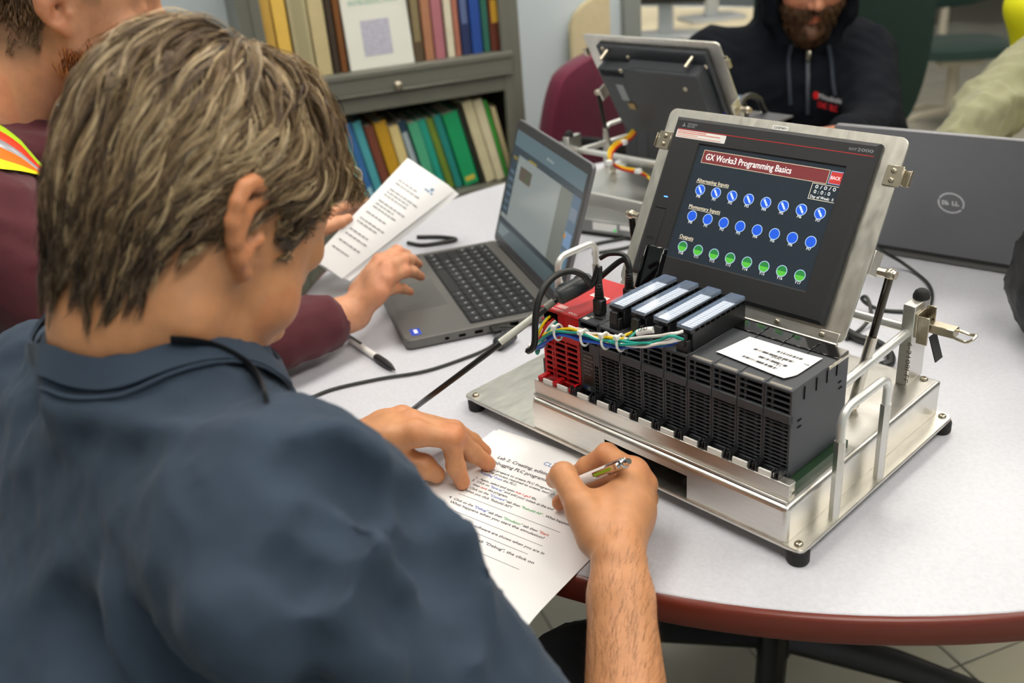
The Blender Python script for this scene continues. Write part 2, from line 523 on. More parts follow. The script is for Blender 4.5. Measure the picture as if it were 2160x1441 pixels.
# ================================================================ round table
TC = np.array([-.0469, .5304]); TR = .735
m_lam = mat('table_laminate', 'c9cbd3', .38, var=.05, scale=260, bump=.05, bscale=500, spec=.4)
m_edge = mat('table_edge_vinyl', '6e2a1c', .32, var=.05, scale=8)
m_black = mat('black_metal', '121214', .4)
tb = empty('round_table', (TC[0], TC[1], 0), 0, 'large round table with speckled pale grey top and red-brown edge', 'table')
MB().lathe([(.02, .712), (TR - .004, .712), (TR - .004, .7385), (TR - .006, .74), (.02, .74)], 128).build('tabletop', m_lam, tb, ang=30)
pr = [(TR - .0045, .7395), (TR, .7385), (TR + .002, .735), (TR + .0025, .7255), (TR + .002, .714), (TR - .002, .7095), (TR - .0045, .7095)]
mb = MB(); n = 160; V = []; F = []
for r_, z_ in pr:
    for k in range(n): V.append((r_ * math.cos(2 * PI * k / n), r_ * math.sin(2 * PI * k / n), z_))
for i in range(len(pr) - 1):
    for k in range(n): F.append((i * n + k, (i) * n + (k + 1) % n, (i + 1) * n + (k + 1) % n, (i + 1) * n + k)[::-1])
mb.put(V, F); mb.build('edge_band', m_edge, tb, ang=60)
MB().lathe([(.16, .705), (.16, .712)], 24).build('mounting_plate', m_black, tb)
MB().cyl((.06, -.04, .06), (.06, -.04, .708), .030, n=24).build('column', m_black, tb)
for k in range(4):
    a = k * PI / 2 + .5
    mb = MB(); c, s_ = math.cos(a), math.sin(a)
    mb.tube([(.02 * c, .02 * s_, .10), (.2 * c, .2 * s_, .07), (.36 * c, .36 * s_, .03)], [.03, .026, .018], 10, flat=.7)
    mb.v = [(x + .06, y - .04, z) for x, y, z in mb.v]; lg = mb.build('leg', m_black, tb)
    MB().cyl((.35 * c + .06, .35 * s_ - .04, 0), (.35 * c + .06, .35 * s_ - .04, .022), .02, n=14).build('glide', m_black, lg)
# ================================================================ the programmable-controller trainers
m_alu = mat('brushed_aluminium', 'dcdad4', .34, 1.0, var=.05, scale=60, bump=.06, bscale=260, stretch=(1, 14, 14), rvar=.06)
m_alus = mat('satin_aluminium_plate', 'd6d3ca', .38, 1.0, var=.08, scale=45, bump=.10, bscale=160, stretch=(3, 1, 9), rvar=.06)
m_tube = mat('painted_tube', 'dfe0dc', .35, .6)
m_steel = mat('steel_bright', 'cfc9bd', .22, 1.0)
m_nick = mat('nickel_hardware', 'c2b9a6', .28, 1.0, bump=.05, bscale=300)
m_rub = mat('black_rubber', '1c1c1c', .7)
m_plc = mat('charcoal_plastic', '3f4247', .48, bump=.08, bscale=900)
m_plcd = mat('vent_interior', '040405', .9, spec=.05)
m_gloss = mat('gloss_black', '08080a', .08, coat=.5)
m_term = mat('terminal_black', '17181b', .42)
m_cover = mat('clear_blue_cover', 'a9c2e6', .10, alpha=.12)
m_strip = mat('terminal_strip', 'e6ecf6', .4)
m_line = mat('strip_print', '39424f', .5)
m_bez = mat('bezel_grey', '232427', .5, bump=.1, bscale=1500)
m_lit = mat('screen_background', '29323c', .25, emit=.45)
m_white = mat('white_print', 'f4f4f2', .5)
m_grey = mat('grey_print', '9aa0a3', .5)
m_redp = mat('red_print', 'c41f24', .5)
m_lab = mat('white_label', 'f3f2ee', .6)
m_dk = mat('black_print', '141414', .6)

HY, HZ, TH = .1304, .1445, .5123                        # hinge line of the touch panel, its tilt from upright
def stxt(col, e): return mat('screen_' + col, col, .5, emit=e)

def screw(par, M, r=.0035, name='screw'):
    mb = MB(); mb.lathe([(r, 0), (r, r * .25), (r * .75, r * .6), (r * .42, r * .7), (r * .40, r * .35), (.0002, r * .35)], 14)
    return mb.build(name, m_nick, par, M=M)

def build_trainer(loc, rz, theta, label, front=True):
    R = empty('controller_trainer', loc, rz, label, 'trainer')
    m_red = mat('red_plastic', 'c4141c', .42, bump=.05, bscale=900) if front else m_plc
    # base plate on rubber feet
    pl = MB().prism(rrect(-.1206, .3372, -.0251, .2778, .008), .0138, .018, b=.0006).build('base_plate', m_alus, R)
    ft = None
    for x in (-.107, .329):
        for y in (-.0165, .269):
            if ft is None:
                ft = MB().lathe([(.0095, 0), (.0105, .002), (.0105, .012), (.0098, .0138)], 20).build('foot', m_rub, R); ft.location = (x, y, 0)
                s0 = screw(R, Matrix.Translation((x, y, .018)), .0042)
            else:
                f2 = dup(ft, R, (x, y, 0)); s2 = dup(s0, R); s2.location = (x, y, .018)
    # folded housing box with a slot in its front
    H = MB(); x0, x1, y0, y1, z0, z1, r, t = 0, .3203, -.0232, .2777, .0182, .0559, .005, .002
    prof = [(y0, z0), (y0, z1 - r)] + [(y0 + r - r * math.cos(a), z1 - r + r * math.sin(a)) for a in (PI / 8, PI / 4, 3 * PI / 8)] + [(y0 + r, z1)]
    prof += [(y1 - r, z1)] + [(y1 - r + r * math.sin(a), z1 - r + r * math.cos(a)) for a in (PI / 8, PI / 4, 3 * PI / 8)] + [(y1, z1 - r), (y1, z0)]
    sx0, sx1, sz0, sz1 = .1053, .2106, .0182, .0436
    n = len(prof)
    inx = x1 - r
    V = [(x, y, z) for x in (x0 + r * .3, inx) for y, z in prof]
    F = [(k, k + 1, n + k + 1, n + k) for k in range(n - 1) if k != 0]
    F = [f[::-1] for f in F]
    H.put(V, F)
    H.box(x0, x1 - r, y0, y0 + t, sz1, z1 - r); H.box(x0, sx0, y0, y0 + t, z0, sz1); H.box(sx1, x1 - r, y0, y0 + t, z0, sz1)
    # right end: rounded corner down the front-right edge, then the end wall
    def inset(k): return [(min(max(y, y0 + k), y1 - k), min(z, z1 - k)) for y, z in prof]
    rings = []
    for a in (0, PI / 8, PI / 4, 3 * PI / 8, PI / 2):
        k = r * (1 - math.cos(a)); rings.append([(inx + r * math.sin(a), y, z) for y, z in inset(k)])
    V = [p for q in rings for p in q]
    F = [(i * n + k, (i + 1) * n + k, (i + 1) * n + k + 1, i * n + k + 1)[::1] for i in range(4) for k in range(n - 1)]
    F.append(tuple(4 * n + k for k in range(n)))
    F = [f[::-1] for f in F]
    H.put(V, F)
    H.put([(x0, y, z) for y, z in inset(.0015)], [tuple(range(n))])
    H.put([(x0, y, z) for y, z in inset(.0015)] + [(x0 + r * .3, y, z) for y, z in prof], [(k, k + 1, n + k + 1, n + k) for k in range(n - 1)])
    hb = H.build('housing_box', m_alu, R, ang=50)
    MB().box(sx0 - .004, sx1 + .004, y0 + .09, y0 + .091, z0, sz1 + .004).build('cable_tray', mat('slot_inside', '1c1a16', .6, .5), hb)
    for x, y in ((.006, -.013), (.309, -.0145), (.305, .268), (.015, .268)):
        s2 = dup(s0, R); s2.location = (x, y, .0559)
    # mounting rail (the back plane of the rack)
    rl = MB()
    rl.box(-.002, .3165, -.0165, -.0145, .0565, .0745, .0004); rl.box(-.002, .3165, -.0145, .1, .0562, .0585); rl.box(-.002, .3165, -.0165, -.006, .0735, .0755, .0004)
    rl.box(-.002, .3165, -.0195, -.0165, .0565, .0595, .0006)
    ra = rl.build('mounting_rail', m_alu, R)
    MB().box(.004, .312, -.008, .094, .0586, .0672).build('back_plane', mat('circuit_board_green', '24422a', .5), R)
    XS = [0, .0546] + [.0546 + .0278 * i for i in range(1, 10)]
    ZB, ZT, D = .0679, .1590, .0966
    th_ = MB()
    for i in range(2, 11):
        a, b = XS[i - 1] + .006, XS[i] - .006
        th_.box(a, b, -.0145, -.0125, .0745, .0800, .0003)
    for a, b in ((.010, .024), (.031, .046)): th_.box(a, b, -.0145, -.0125, .0745, .0800, .0003)
    th_.build('locking_teeth', m_lab, ra)
    # power module (red)
    pm = MB().box(.0004, .0542, .004, D, ZB, ZT - .0145, .0006).build('power_module', m_red, R)
    lid = MB(); lid.box(.0004, .0542, .0, D, ZT - .0035, ZT, .0006); lid.box(.0004, .0542, .03, D, ZT - .0145, ZT - .003)
    lid.box(.024, .0542, .0, .004, ZT - .026, ZT - .0035, .0004); lid.build('module_lid', m_red, pm)
    ins = MB(); ins.box(.001, .0536, .0025, .0042, ZB + .002, ZT - .004); ins.box(.0008, .023, .0045, .029, ZT - .0145, ZT - .0130); ins.build('vent_interior', m_plcd, pm)
    g = MB()
    for z in [ZB + .008 + .0066 * k for k in range(11)]:
        g.box(.0005, .0541, 0, .003, z - .0011, z + .0011, .0003)
    for x, w in ((.0015, .003), (.0128, .0022), (.0165, .0022), (.0335, .0024), (.052, .0042)): g.box(x - w / 2, x + w / 2, .0004, .003, ZB + .002, ZT - .014)
    g.box(.0005, .0541, -.0008, .003, ZB - .001, ZB + .0085, .0004); g.box(.013, .0541, -.0006, .003, ZB + .058, ZB + .0665, .0004)
    g.box(.0005, .0125, -.0006, .003, ZB + .061, ZB + .0635, .0004)
    g.box(.028, .033, -.0012, .003, ZT - .0225, ZT - .006); g.box(.046, .051, -.0012, .003, ZT - .0225, ZT - .006)
    for x in (.0015, .0235, .0475): g.box(x, x + .006, -.0138, .001, .0757, .0800, .0005)
    tag(g.build('vent_grille', m_red, pm), kind='stuff')
    MB().box(-.0095, -.0006, .006, D - .02, .0585, .0905, .0008).build('end_bracket', m_term, R)
    if front:
        MB().box(.0235, .0475, .052, .0585, ZT, ZT + .0002).build('label', m_lab, pm)
        text('PULL', .0048, basis((.0385, .0035, ZT + .0002), (1, 0, 0), (0, 1, 0)), m_lab, pm, fit=.0105)
        text('V', .0048, basis((.0355, .0035, ZT + .0002), (1, 0, 0), (0, 1, 0)), m_lab, pm)
        text('CONTINET', .0042, basis((.0252, .0538, ZT + .0003), (1, 0, 0), (0, 1, 0)), m_dk, pm, fit=.019)
        mb = MB()
        for k in range(5): mb.box(.014, .027, .009 + k * .0014, .0096 + k * .0014, ZT, ZT + .0001)
        mb.box(.009, .030, .0035, .0042, ZT, ZT + .0001)
        mb.build('small_print', m_lab, pm)
    # controller and input/output modules, all of one mesh set
    def module_meshes():
        w = .0274
        o = MB().box(.0002, w, .0042, D, ZB, ZT, .0005)
        o.box(.0002, w, 0, .0045, ZT - .003, ZT, .0005); o.box(.0002, .0022, .0004, .0045, ZB, ZT - .002); o.box(w - .002, w, .0004, .0045, ZB, ZT - .002)
        o.box(.0002, w, -.0012, .0045, ZB + .0575, ZB + .067, .0008); o.box(.0002, w, -.0004, .0045, ZB, ZB + .0075, .0006)
        i = MB().box(.0015, w - .0015, .0032, .0044, ZB + .006, ZT - .002)
        g = MB()
        for z in [ZB + .0103 + .00405 * k for k in range(12)] + [ZT - .0075 - .0062 * k for k in range(3)]:
            g.box(.0015, w - .0015, .0002, .0034, z - .0006, z + .0006, .0002)
        for x in (.0075, w - .0078): g.box(x - .0016, x + .0016, .0018, .0034, ZB + .006, ZB + .058)
        g.box(.0075 - .001, .0085, .0014, .0034, ZT - .024, ZT - .003)
        k = MB(); k.box(-.0036, .0036, -.0130, .0010, .0757, .0800, .0004); k.box(-.0038, -.0022, -.0150, -.0100, .0757, .0838, .0004); k.box(.0022, .0038, -.0150, -.0100, .0757, .0838, .0004); k.box(-.0009, .0009, -.0146, -.0110, .0757, .0820, .0003)
        k.box(-.0036, .0036, -.0162, -.0145, .0735, .0765, .0003)
        return o, i, g, k
    o, i_, g, k = module_meshes()
    mods = []
    for q in range(1, 10):
        if q == 1:
            b = MB(); w = .0274
            b.box(.0002, w, .0030, D, ZB, ZT, .0005); b.box(.0002, w, 0, .0035, ZT - .003, ZT, .0005); b.box(.0002, w, .0, .0035, ZB + .002, ZT - .026, .0005)
            b.box(.0002, .002, 0, .0035, ZT - .026, ZT); b.box(w - .002, w, 0, .0035, ZT - .026, ZT)
            for z in (ZT - .0095, ZT - .0165): b.box(.002, w - .002, .0, .0035, z - .001, z + .001)
            mo = b.build('controller_module', m_plc, R); mo.location = (XS[q], 0, 0)
            c = MB(); c.box(.002, w - .002, .0022, .0032, ZT - .025, ZT - .0035); c.build('vent_interior', m_plcd, mo)
            MB().box(.0035, .018, -.0003, .0002, ZB + .017, ZB + .053).build('warning_label', mat('brown_label', '2c221d', .4), mo)
            for j, s_ in enumerate(('CAUTION', 'Battery inside', 'Power off', 'Maintain the', 'space of', '2 minutes')):
                text(s_, .0026, basis((.0045, -.00035, ZB + .0495 - .0042 * j), (1, 0, 0), (0, 0, 1)), m_grey, mo, ex=.00003)
            c = MB()
            for j in range(9): c.box(.0205, .0222, -.0004, .0004, ZB + .006 + .0042 * j, ZB + .0086 + .0042 * j); c.box(.0232, .0249, -.0004, .0004, ZB + .006 + .0042 * j, ZB + .0086 + .0042 * j)
            c.box(.003, .005, -.0004, .0004, ZB + .004, ZB + .009); c.box(.007, .013, -.0004, .0004, ZB + .004, ZB + .009); c.box(.015, .018, -.0004, .0004, ZB + .005, ZB + .009)
            c.box(.004, .013, -.0004, .0004, ZB + .0565, ZB + .0665)
            c.build('socket_holes', m_plcd, mo)
            MB().box(.0045, .0075, -.0006, .0004, ZB + .011, ZB + .014).build('switch', mat('blue_switch', '25407c', .4), mo)
            MB().box(.009, .013, -.0008, .0004, ZB + .0095, ZB + .014).build('switch', mat('grey_switch', '7c838c', .4), mo)
            MB().box(.007, .023, .010, .0135, ZT - .0001, ZT + .0003).build('port_frame', m_nick, mo)
            MB().box(.003, .009, .003, .0085, ZT - .0001, ZT + .0002).build('label', m_lab, mo)
            cpu = mo
        else:
            if q == 2:
                mo = o.build('io_module', m_plc, R); i_.build('vent_interior', m_plcd, mo); tag(g.build('vent_grille', m_plc, mo), kind='stuff'); proto = mo
            else: mo = dup(proto, R)
            mo.location = (XS[q], 0, 0)
        mods.append(mo)
        if q == 1: kk = k.build('locking_clip', m_term, R); kk.location = (XS[q] + .0001, 0, 0)
        else: k2 = dup(kk, R); k2.location = (XS[q], 0, 0)
    k2 = dup(kk, R); k2.location = (XS[10] - .0042, 0, 0)
    # gloss strip along the back of the rack, light name plates on the last four
    for q in range(1, 10):
        gs = MB().box(XS[q] + .0005, XS[q + 1] - .0004, D - .021, D - .001, ZT - .001, ZT + .0016, .0004).build('display_window', m_gloss, mods[q - 1]); gs.location = (-XS[q], 0, 0)
        if front and q > 5:
            n_ = MB().box(.003, .0245, .0025, .006, ZT - .0001, ZT + .0001).build('name_plate', mat('tan_label', '8d887c', .5), mods[q - 1])
    if front:
        mb = MB()
        for y in (.02, .040, .058, .075): mb.box(.3048, .3051, y - .0008, y + .0008, ZT - .016, ZT - .003)
        for y, z in ((.0145, .035), (.0145, .042), (.082, .026), (.084, .033)): mb.box(.3048, .3051, y - .003, y + .003, ZB + .091 - z, ZB + .0922 - z)
        mb.build('side_slots', m_plcd, R)
        MB().box(.3036, .3056, .06, .0955, ZT - .004, ZT - .0005, .0003).build('side_latch', m_steel, R)
        MB().box(.3065, .3125, -.009, .0, .060, .072, .0005).build('rail_clip', m_steel, R)
        for y in (-.0085, .086):
            MB().lathe([(.003, 0), (.003, .004), (.002, .006), (.0005, .006)], 12).build('rail_screw', m_steel, R, M=Matrix.Translation((.3115, y, .0585)))
    # terminal blocks standing on four modules
    tbk = None
    for q in (3, 4, 5, 6):
        if tbk is None:
            b = MB(); b.box(0, .0172, .006, .0925, 0, .0205, .0008); b.box(.002, .0155, .0, .0075, 0, .013, .0006); b.box(.004, .0132, -.0015, .004, .006, .0195, .0008)
            b.box(0, .0172, .003, .0925, .0195, .0235, .0006)
            tbk = b.build('terminal_block', m_term, R)
            mb = MB()
            for j in range(10): mb.box(.0170, .0176, .010 + .0083 * j, .0155 + .0083 * j, .0205, .0225)
            mb.build('side_notches', m_plcd, tbk)
            MB().box(.0022, .0150, .008, .077, .0236, .0240).build('label_strip', m_strip, tbk)
            mb = MB()
            for j in range(17): mb.box(.0022, .0150, .011 + .004 * j, .0113 + .004 * j, .0240, .02405)
            mb.box(.0084, .0087, .008, .077, .0240, .02405)
            mb.build('strip_marks', m_line, tbk)
            cv = MB(); cv.box(.0004, .0168, .0035, .0915, .0268, .0276, .0003); cv.box(.0004, .0012, .0035, .0915, .0236, .0268); cv.box(.0160, .0168, .0035, .0915, .0236, .0268)
            cv.box(.0004, .0168, .0035, .0043, .0236, .0268); cv.box(.0004, .0168, .0905, .0915, .0236, .0268)
            cv.build('clear_cover', m_cover, tbk); tx = tbk
        else: tx = dup(tbk, R)
        tx.location = (XS[q] - .0090 + .0088 if q < 0 else XS[q] - .0178, .003, ZT)
    # handles of bent tube
    for x, ya, yb, zt in ((.3314, .0400, .1240, .1310), (-.100, .1290, .1990, .1500)):
        r_ = .0145
        pts = [(x, ya, .09), (x, ya, zt - r_)] + [(x, ya + r_ - r_ * math.cos(a), zt - r_ + r_ * math.sin(a)) for a in (PI / 8, PI / 4, 3 * PI / 8)] + [(x, ya + r_, zt), (x, yb - r_, zt)]
        pts += [(x, yb - r_ + r_ * math.sin(a), zt - r_ + r_ * math.cos(a)) for a in (PI / 8, PI / 4, 3 * PI / 8)] + [(x, yb, zt - r_), (x, yb, .09)]
        hd = MB().tube(pts, .0041, 14).build('handle', m_tube, R, ang=60)
        for y in (ya, yb): MB().cyl((x, y, .018), (x, y, zt - .030), .0052, n=6).build('spacer', m_alu, hd, ang=20)
    # posts with rubber bumpers and over-centre latches
    for px_, sd in ((.2850, 1), (.0280, -1)):
        po = MB().box(px_, px_ + .0128, .2432, .2785, .0559, .1480, .0006).build('post', m_alu, R)
        MB().lathe([(.0085, 0), (.0085, .003), (.0068, .0075), (.004, .0098), (.0004, .0105)], 20).build('bumper', m_rub, po, M=Matrix.Translation((px_ + .0064, .269, .148)))
        if front and sd > 0: text('6-2108I-FF', .0070, basis((px_ + .0090, .2431, .1080), (0, 0, -1), (1, 0, 0)), mat('stamped', '7b756a', .5, .8), po, fit=.048)
        X = px_ + .0128 if sd > 0 else px_
        lt = MB(); q = sd
        lt.box(X, X + q * .002, .247, .267, .112, .139, .0004); lt.box(X + q * .002, X + q * .014, .2475, .249, .106, .137, .0005); lt.box(X + q * .002, X + q * .012, .266, .2675, .124, .143, .0005)
        lt.box(X + q * .004, X + q * .038, .2515, .2645, .1195, .1290, .0008)
        lt.cyl((X + q * .007, .2470, .130), (X + q * .007, .2685, .130), .0022, n=10); lt.cyl((X + q * .007, .2470, .112), (X + q * .007, .2500, .112), .0018, n=10)
        l0 = lt.build('latch', m_nick, po)
        mb = MB(); mb.put([(X + q * .014, .250, .1155), (X + q * .014, .2655, .1155), (X + q * .0235, .2655, .089), (X + q * .0235, .250, .089),
                           (X + q * .0152, .250, .116), (X + q * .0152, .2655, .116), (X + q * .0247, .2655, .0895), (X + q * .0247, .250, .0895)],
                          [(0, 1, 2, 3), (7, 6, 5, 4), (0, 4, 5, 1), (1, 5, 6, 2), (2, 6, 7, 3), (3, 7, 4, 0)])
        mb.build('latch_lever', mat('dark_lever', '5a5a58', .35, .8), po, smooth=False)
        mb = MB(); c = X + q * .038
        mb.tube([(c, .252, .1215), (c + q * .012, .2525, .1195), (c + q * .018, .2545, .1235), (c + q * .018, .2615, .1255), (c + q * .012, .2635, .1235), (c, .264, .1245)], .0016, 8, sm=4)
        mb.build('latch_hook', m_nick, po)
    MB().cyl((.0400, .2500, .1195), (.2850, .2500, .1195), .0050, n=16).build('cross_bar', m_tube, R)
    for x in (.2905, .0345): MB().cyl((x, .0990, .1105), (x, .2440, .1165), .0050, n=16).build('side_bar', m_tube, R)
    # ---- touch panel, hinged and leaning back
    T = basis((0, HY, HZ), (1, 0, 0), (0, math.sin(theta), math.cos(theta)))    # local x right, y up the panel, z towards its viewer
    pa = MB().prism(rrect(-.0025, .2798, 0, .2052, .009), -.003, 0, b=.0005).build('panel_plate', m_alus, R, M=T)
    MB().box(.003, .2745, -.0015, .0095, .0001, .0016, .0004).build('hinge_leaf', m_alu, pa)
    MB().cyl((.003, -.002, .0), (.2745, -.002, .0), .0025, n=12).build('hinge_pin', m_steel, pa)
    for x in (.0089, .1080, .2070, .2570): screw(pa, Matrix.Translation((x, .0045, .0016)), .0030)
    for sx, xx in ((1, .2798), (-1, -.0025)):
        cl = MB(); a = xx - sx * .010
        cl.box(a - .003 * sx, xx + sx * .004, .1575, .1775, .0001, .0016, .0004); cl.box(xx + sx * .0035, xx + sx * .0050, .1600, .1755, -.006, .0016, .0004); cl.box(xx + sx * .0035, xx + sx * .0105, .1600, .1755, -.0070, -.0056, .0004)
        cl.box(xx + sx * .0095, xx + sx * .0107, .1600, .1755, -.0070, -.002, .0003)
        c = cl.build('catch', m_nick, pa)
        for y in (.1630, .1722): screw(c, Matrix.Translation((xx - sx * .005, y, .0016)), .0027)
    ex0, ex1, e0, e1 = .0153, .2563, .0124, .1948
    # bezel: sloped frame round a recessed screen
    bz = MB(); zt = .0075
    o_ = [(ex0, e0), (ex1, e0), (ex1, e1), (ex0, e1)]; c_ = .0035
    i2 = [(ex0 + c_, e0 + c_), (ex1 - c_, e0 + c_), (ex1 - c_, e1 - c_), (ex0 + c_, e1 - c_)]
    s0_, s1_, t0_, t1_ = .0535, .2300, .0395, .1685
    s_o = [(s0_, t0_), (s1_, t0_), (s1_, t1_), (s0_, t1_)]; s_i = [(s0_ + .0015, t0_ + .0015), (s1_ - .0015, t0_ + .0015), (s1_ - .0015, t1_ - .0015), (s0_ + .0015, t1_ - .0015)]
    V = [(x, y, 0) for x, y in o_] + [(x, y, zt - .002) for x, y in o_] + [(x, y, zt) for x, y in i2] + [(x, y, zt) for x, y in s_o] + [(x, y, zt - .0022) for x, y in s_i]
    F = [(a * 4 + k, a * 4 + (k + 1) % 4, (a + 1) * 4 + (k + 1) % 4, (a + 1) * 4 + k) for a in range(4) for k in range(4)]
    bz.put(V, F)
    be = bz.build('bezel', m_bez, pa, smooth=False)
    # housing behind the plate
    bh = MB(); bh.box(.022, .250, .018, .190, -.012, -.003, .002)
    bh.box(.030, .182, .026, .168, -.040, -.010, .003); bh.box(.182, .246, .022, .160, -.034, -.010, .003)
    b2 = bh.build('rear_housing', m_plc, pa)
    if not front:
        mb = MB()
        for j in range(26): mb.box(.045 + .005 * j, .0478 + .005 * j, .158, .1685, -.0345, -.0335)
        for j in range(10): mb.box(.190 + .005 * j, .1925 + .005 * j, .145, .1575, -.0345, -.0335)
        mb.box(.0255, .0285, .10, .15, -.012, -.0115); mb.build('rear_vents', m_plcd, b2)
        MB().box(.20, .216, .092, .128, -.0345, -.034).build('rating_label', m_grey, b2)
        MB().box(.192, .206, .075, .088, -.036, -.034).build('rear_connector', mat('brass', 'a08a5c', .4, .8), b2)
        MB().box(.024, .0275, .062, .070, -.0125, -.0118).build('blue_tab', mat('blue_tab', '1c3fae', .4), b2)
        for x in (.048, .225): MB().cyl((x, .183, -.003), (x + .006, .176, -.030), .0034, n=10).build('clamp_screw', m_nick, b2)
        for x, y, z in ((.030, .164, -.012), (.185, .170, -.012), (.060, .140, -.0405), (.236, .184, -.012), (.19, .160, -.0345)): screw(b2, basis((x, y, z), (1, 0, 0), (0, -1, 0)), .0042)
    if front:
        MB().box(s0_ + .0012, s1_ - .0012, t0_ + .0012, t1_ - .0012, zt - .0030, zt - .0020).build('screen', m_lit, be)
        zs = zt - .0019
        def P_(x, y, z=zs): return basis((x, y, z), (1, 0, 0), (0, 1, 0))
        cream = stxt('e9dfc8', .75); wht = stxt('eef2f2', .9)
        MB().box(.0625, .2141, .1482, .1628, zs - .0004, zs).build('title_frame', stxt('c9c0a6', .5), be)
        MB().box(.0632, .2134, .1489, .1621, zs, zs + .0001).build('title_bar', stxt('7a2b30', .45), be)
        text('GX Works3 Programming Basics', .0098, P_(.0668, .1523, zs + .0002), wht, be, bold=.00008, fit=.106)
        MB().box(.2152, .2283, .1490, .1624, zs - .0004, zs).build('key_frame', stxt('8fa6cf', .5), be)
        MB().box(.2160, .2283, .1498, .1614, zs, zs + .0001).build('back_key', stxt('c33430', .6), be)
        text('BACK', .0050, P_(.2165, .1537, zs + .0002), wht, be, fit=.0108)
        mb = MB(); a, b, c, d = .1995, .2283, .1310, .1475
        mb.box(a, b, c, c + .0005, zs, zs + .0001); mb.box(a, b, d - .0005, d, zs, zs + .0001); mb.box(a, a + .0005, c, d, zs, zs + .0001); mb.build('clock_frame', cream, be)
        text('0 / 0 / 0', .0052, P_(.2035, .1425), wht, be, fit=.0225); text('0 : 0 : 0', .0052, P_(.2035, .1374), wht, be, fit=.018); text('Day of Week:  0', .0042, P_(.2012, .1325), wht, be, fit=.0255)
        for s_, y, x1_ in (('Alternating Inputs', .1272, .1066), ('Momentary Inputs', .0976, .1062), ('Outputs', .0634, .0835)):
            text(s_, .0058, P_(.0648, y), cream, be, fit=x1_ - .0650)
            MB().box(.0648, x1_, y - .0012, y - .0008, zs, zs + .0001).build('underline', cream, be)
        ring = stxt('a9c4e6', .75); blue = stxt('0f52cf', .95); kn = stxt('c4d6ee', .85); gA = stxt('1f7f3a', .7); gB = stxt('52b53a', .9)
        r0 = d0 = k0 = hA = hB = None
        for row, (yy, pre, ly, base) in enumerate(((.1188, 'M', .1102, 0), (.0893, 'M', .0808, 0), (.0545, 'Y', .0458, 10))):
            for j in range(8):
                x = .0728 + .02068 * j
                if r0 is None:
                    r0 = MB().lathe([(.0061, 0), (.0061, .0001), (.0001, .0001)], 28).build('button_ring', ring, be)
                    d0 = MB().lathe([(.0053, .0001), (.0053, .0002), (.0001, .0002)], 28).build('button_face', blue, be)
                    k0 = MB().box(-.0010, .0010, -.0042, .0042, .0002, .0003).build('button_knob', kn, be)
                    k0.rotation_euler = (0, 0, .70)
                    hA = MB().prism([(.0053 * math.cos(a), .0053 * math.sin(a)) for a in np.linspace(0, PI, 16)], .0001, .0002).build('lamp_upper', gA, be)
                    hB = MB().prism([(.0053 * math.cos(a), .0053 * math.sin(a)) for a in np.linspace(-PI, 0, 16)], .0001, .0002).build('lamp_lower', gB, be)
                    rr = r0
                    hA.location = hB.location = (.0728, .0545, zs)
                else: rr = dup(r0, be, deep=False)
                rr.location = (x, yy, zs)
                if row < 2:
                    dd = d0 if (row == 0 and j == 0) else dup(d0, be, deep=False); dd.location = (x, yy, zs)
                    if row == 0:
                        kk2 = k0 if j == 0 else dup(k0, be, deep=False); kk2.location = (x, yy, zs)
                elif j:
                    for h_ in (hA, hB): dup(h_, be, deep=False).location = (x, yy, zs)
                text('%s%d' % (pre, base + j if row < 2 else base + j), .0041, P_(x, ly), wht, be, align='CENTER')
        # printing on the bezel
        def Q_(x, y): return basis((x, y, zt + .00005), (1, 0, 0), (0, 1, 0))
        MB().box(ex0 + .005, ex1 - .0025, .1811, .1818, zt, zt + .0001).build('red_line', m_redp, be)
        mb = MB()
        for a in (PI / 2, PI / 2 + 2 * PI / 3, PI / 2 - 2 * PI / 3):
            c, s_ = math.cos(a), math.sin(a); l, w = .0027, .00085
            mb.prism([(0, 0), (c * l / 2 + s_ * w, s_ * l / 2 - c * w), (c * l, s_ * l), (c * l / 2 - s_ * w, s_ * l / 2 + c * w)], 0, .0001)
        mb.build('emblem', m_grey, be, M=Matrix.Translation((.0275, .1858, zt)))
        text('MITSUBISHI', .0030, Q_(.0322, .1866), m_grey, be, fit=.0125); text('ELECTRIC', .0030, Q_(.0322, .1840), m_grey, be, fit=.0105)
        text('GOT', .0034, Q_(.2262, .1846), m_grey, be, fit=.0085); text('2000', .0044, Q_(.2352, .1846), m_grey, be, fit=.0165)
        MB().prism(rrect(.0206, .0860, .1718, .1806, .0012), zt, zt + .0002).build('warning_label', m_lab, be)
        for j in range(4):
            mb = MB(); x = .0222; e = .079 if j in (1, 3) else (.060 if j == 0 else .048)
            while x < e:
                w = random.uniform(.0008, .0022); mb.box(x, x + w, .1786 - .0019 * j, .1797 - .0019 * j if j < 2 else .1793 - .0019 * j, zt + .0002, zt + .00025); x += w + .0004
            tag(mb.build('label_print', mat('red_small_print', 'd8604f', .6), be), kind='stuff')
        MB().prism(rrect(.0300, .0352, .1033, .1046, .0005), zt, zt + .0004).build('power_lamp', mat('blue_lamp', '4f8cff', .4, emit=5.0), be)
        us = MB(); us.box(.0232, .0382, .0268, .0898, zt, zt + .0007, .0003); us.build('usb_flap', m_bez, be)
        mb = MB(); mb.box(.0232, .0382, .0898, .0908, zt, zt + .0004); mb.box(.0236, .0350, .0277, .0281, zt + .0007, zt + .0009); mb.build('flap_gap', m_plcd, be)
        mb = MB(); mb.tube([(.0262, .0553, zt + .0008), (.0350, .0553, zt + .0008)], .0002, 5); mb.tube([(.0285, .0553, zt + .0008), (.0300, .0572, zt + .0008), (.0322, .0572, zt + .0008)], .0002, 5)
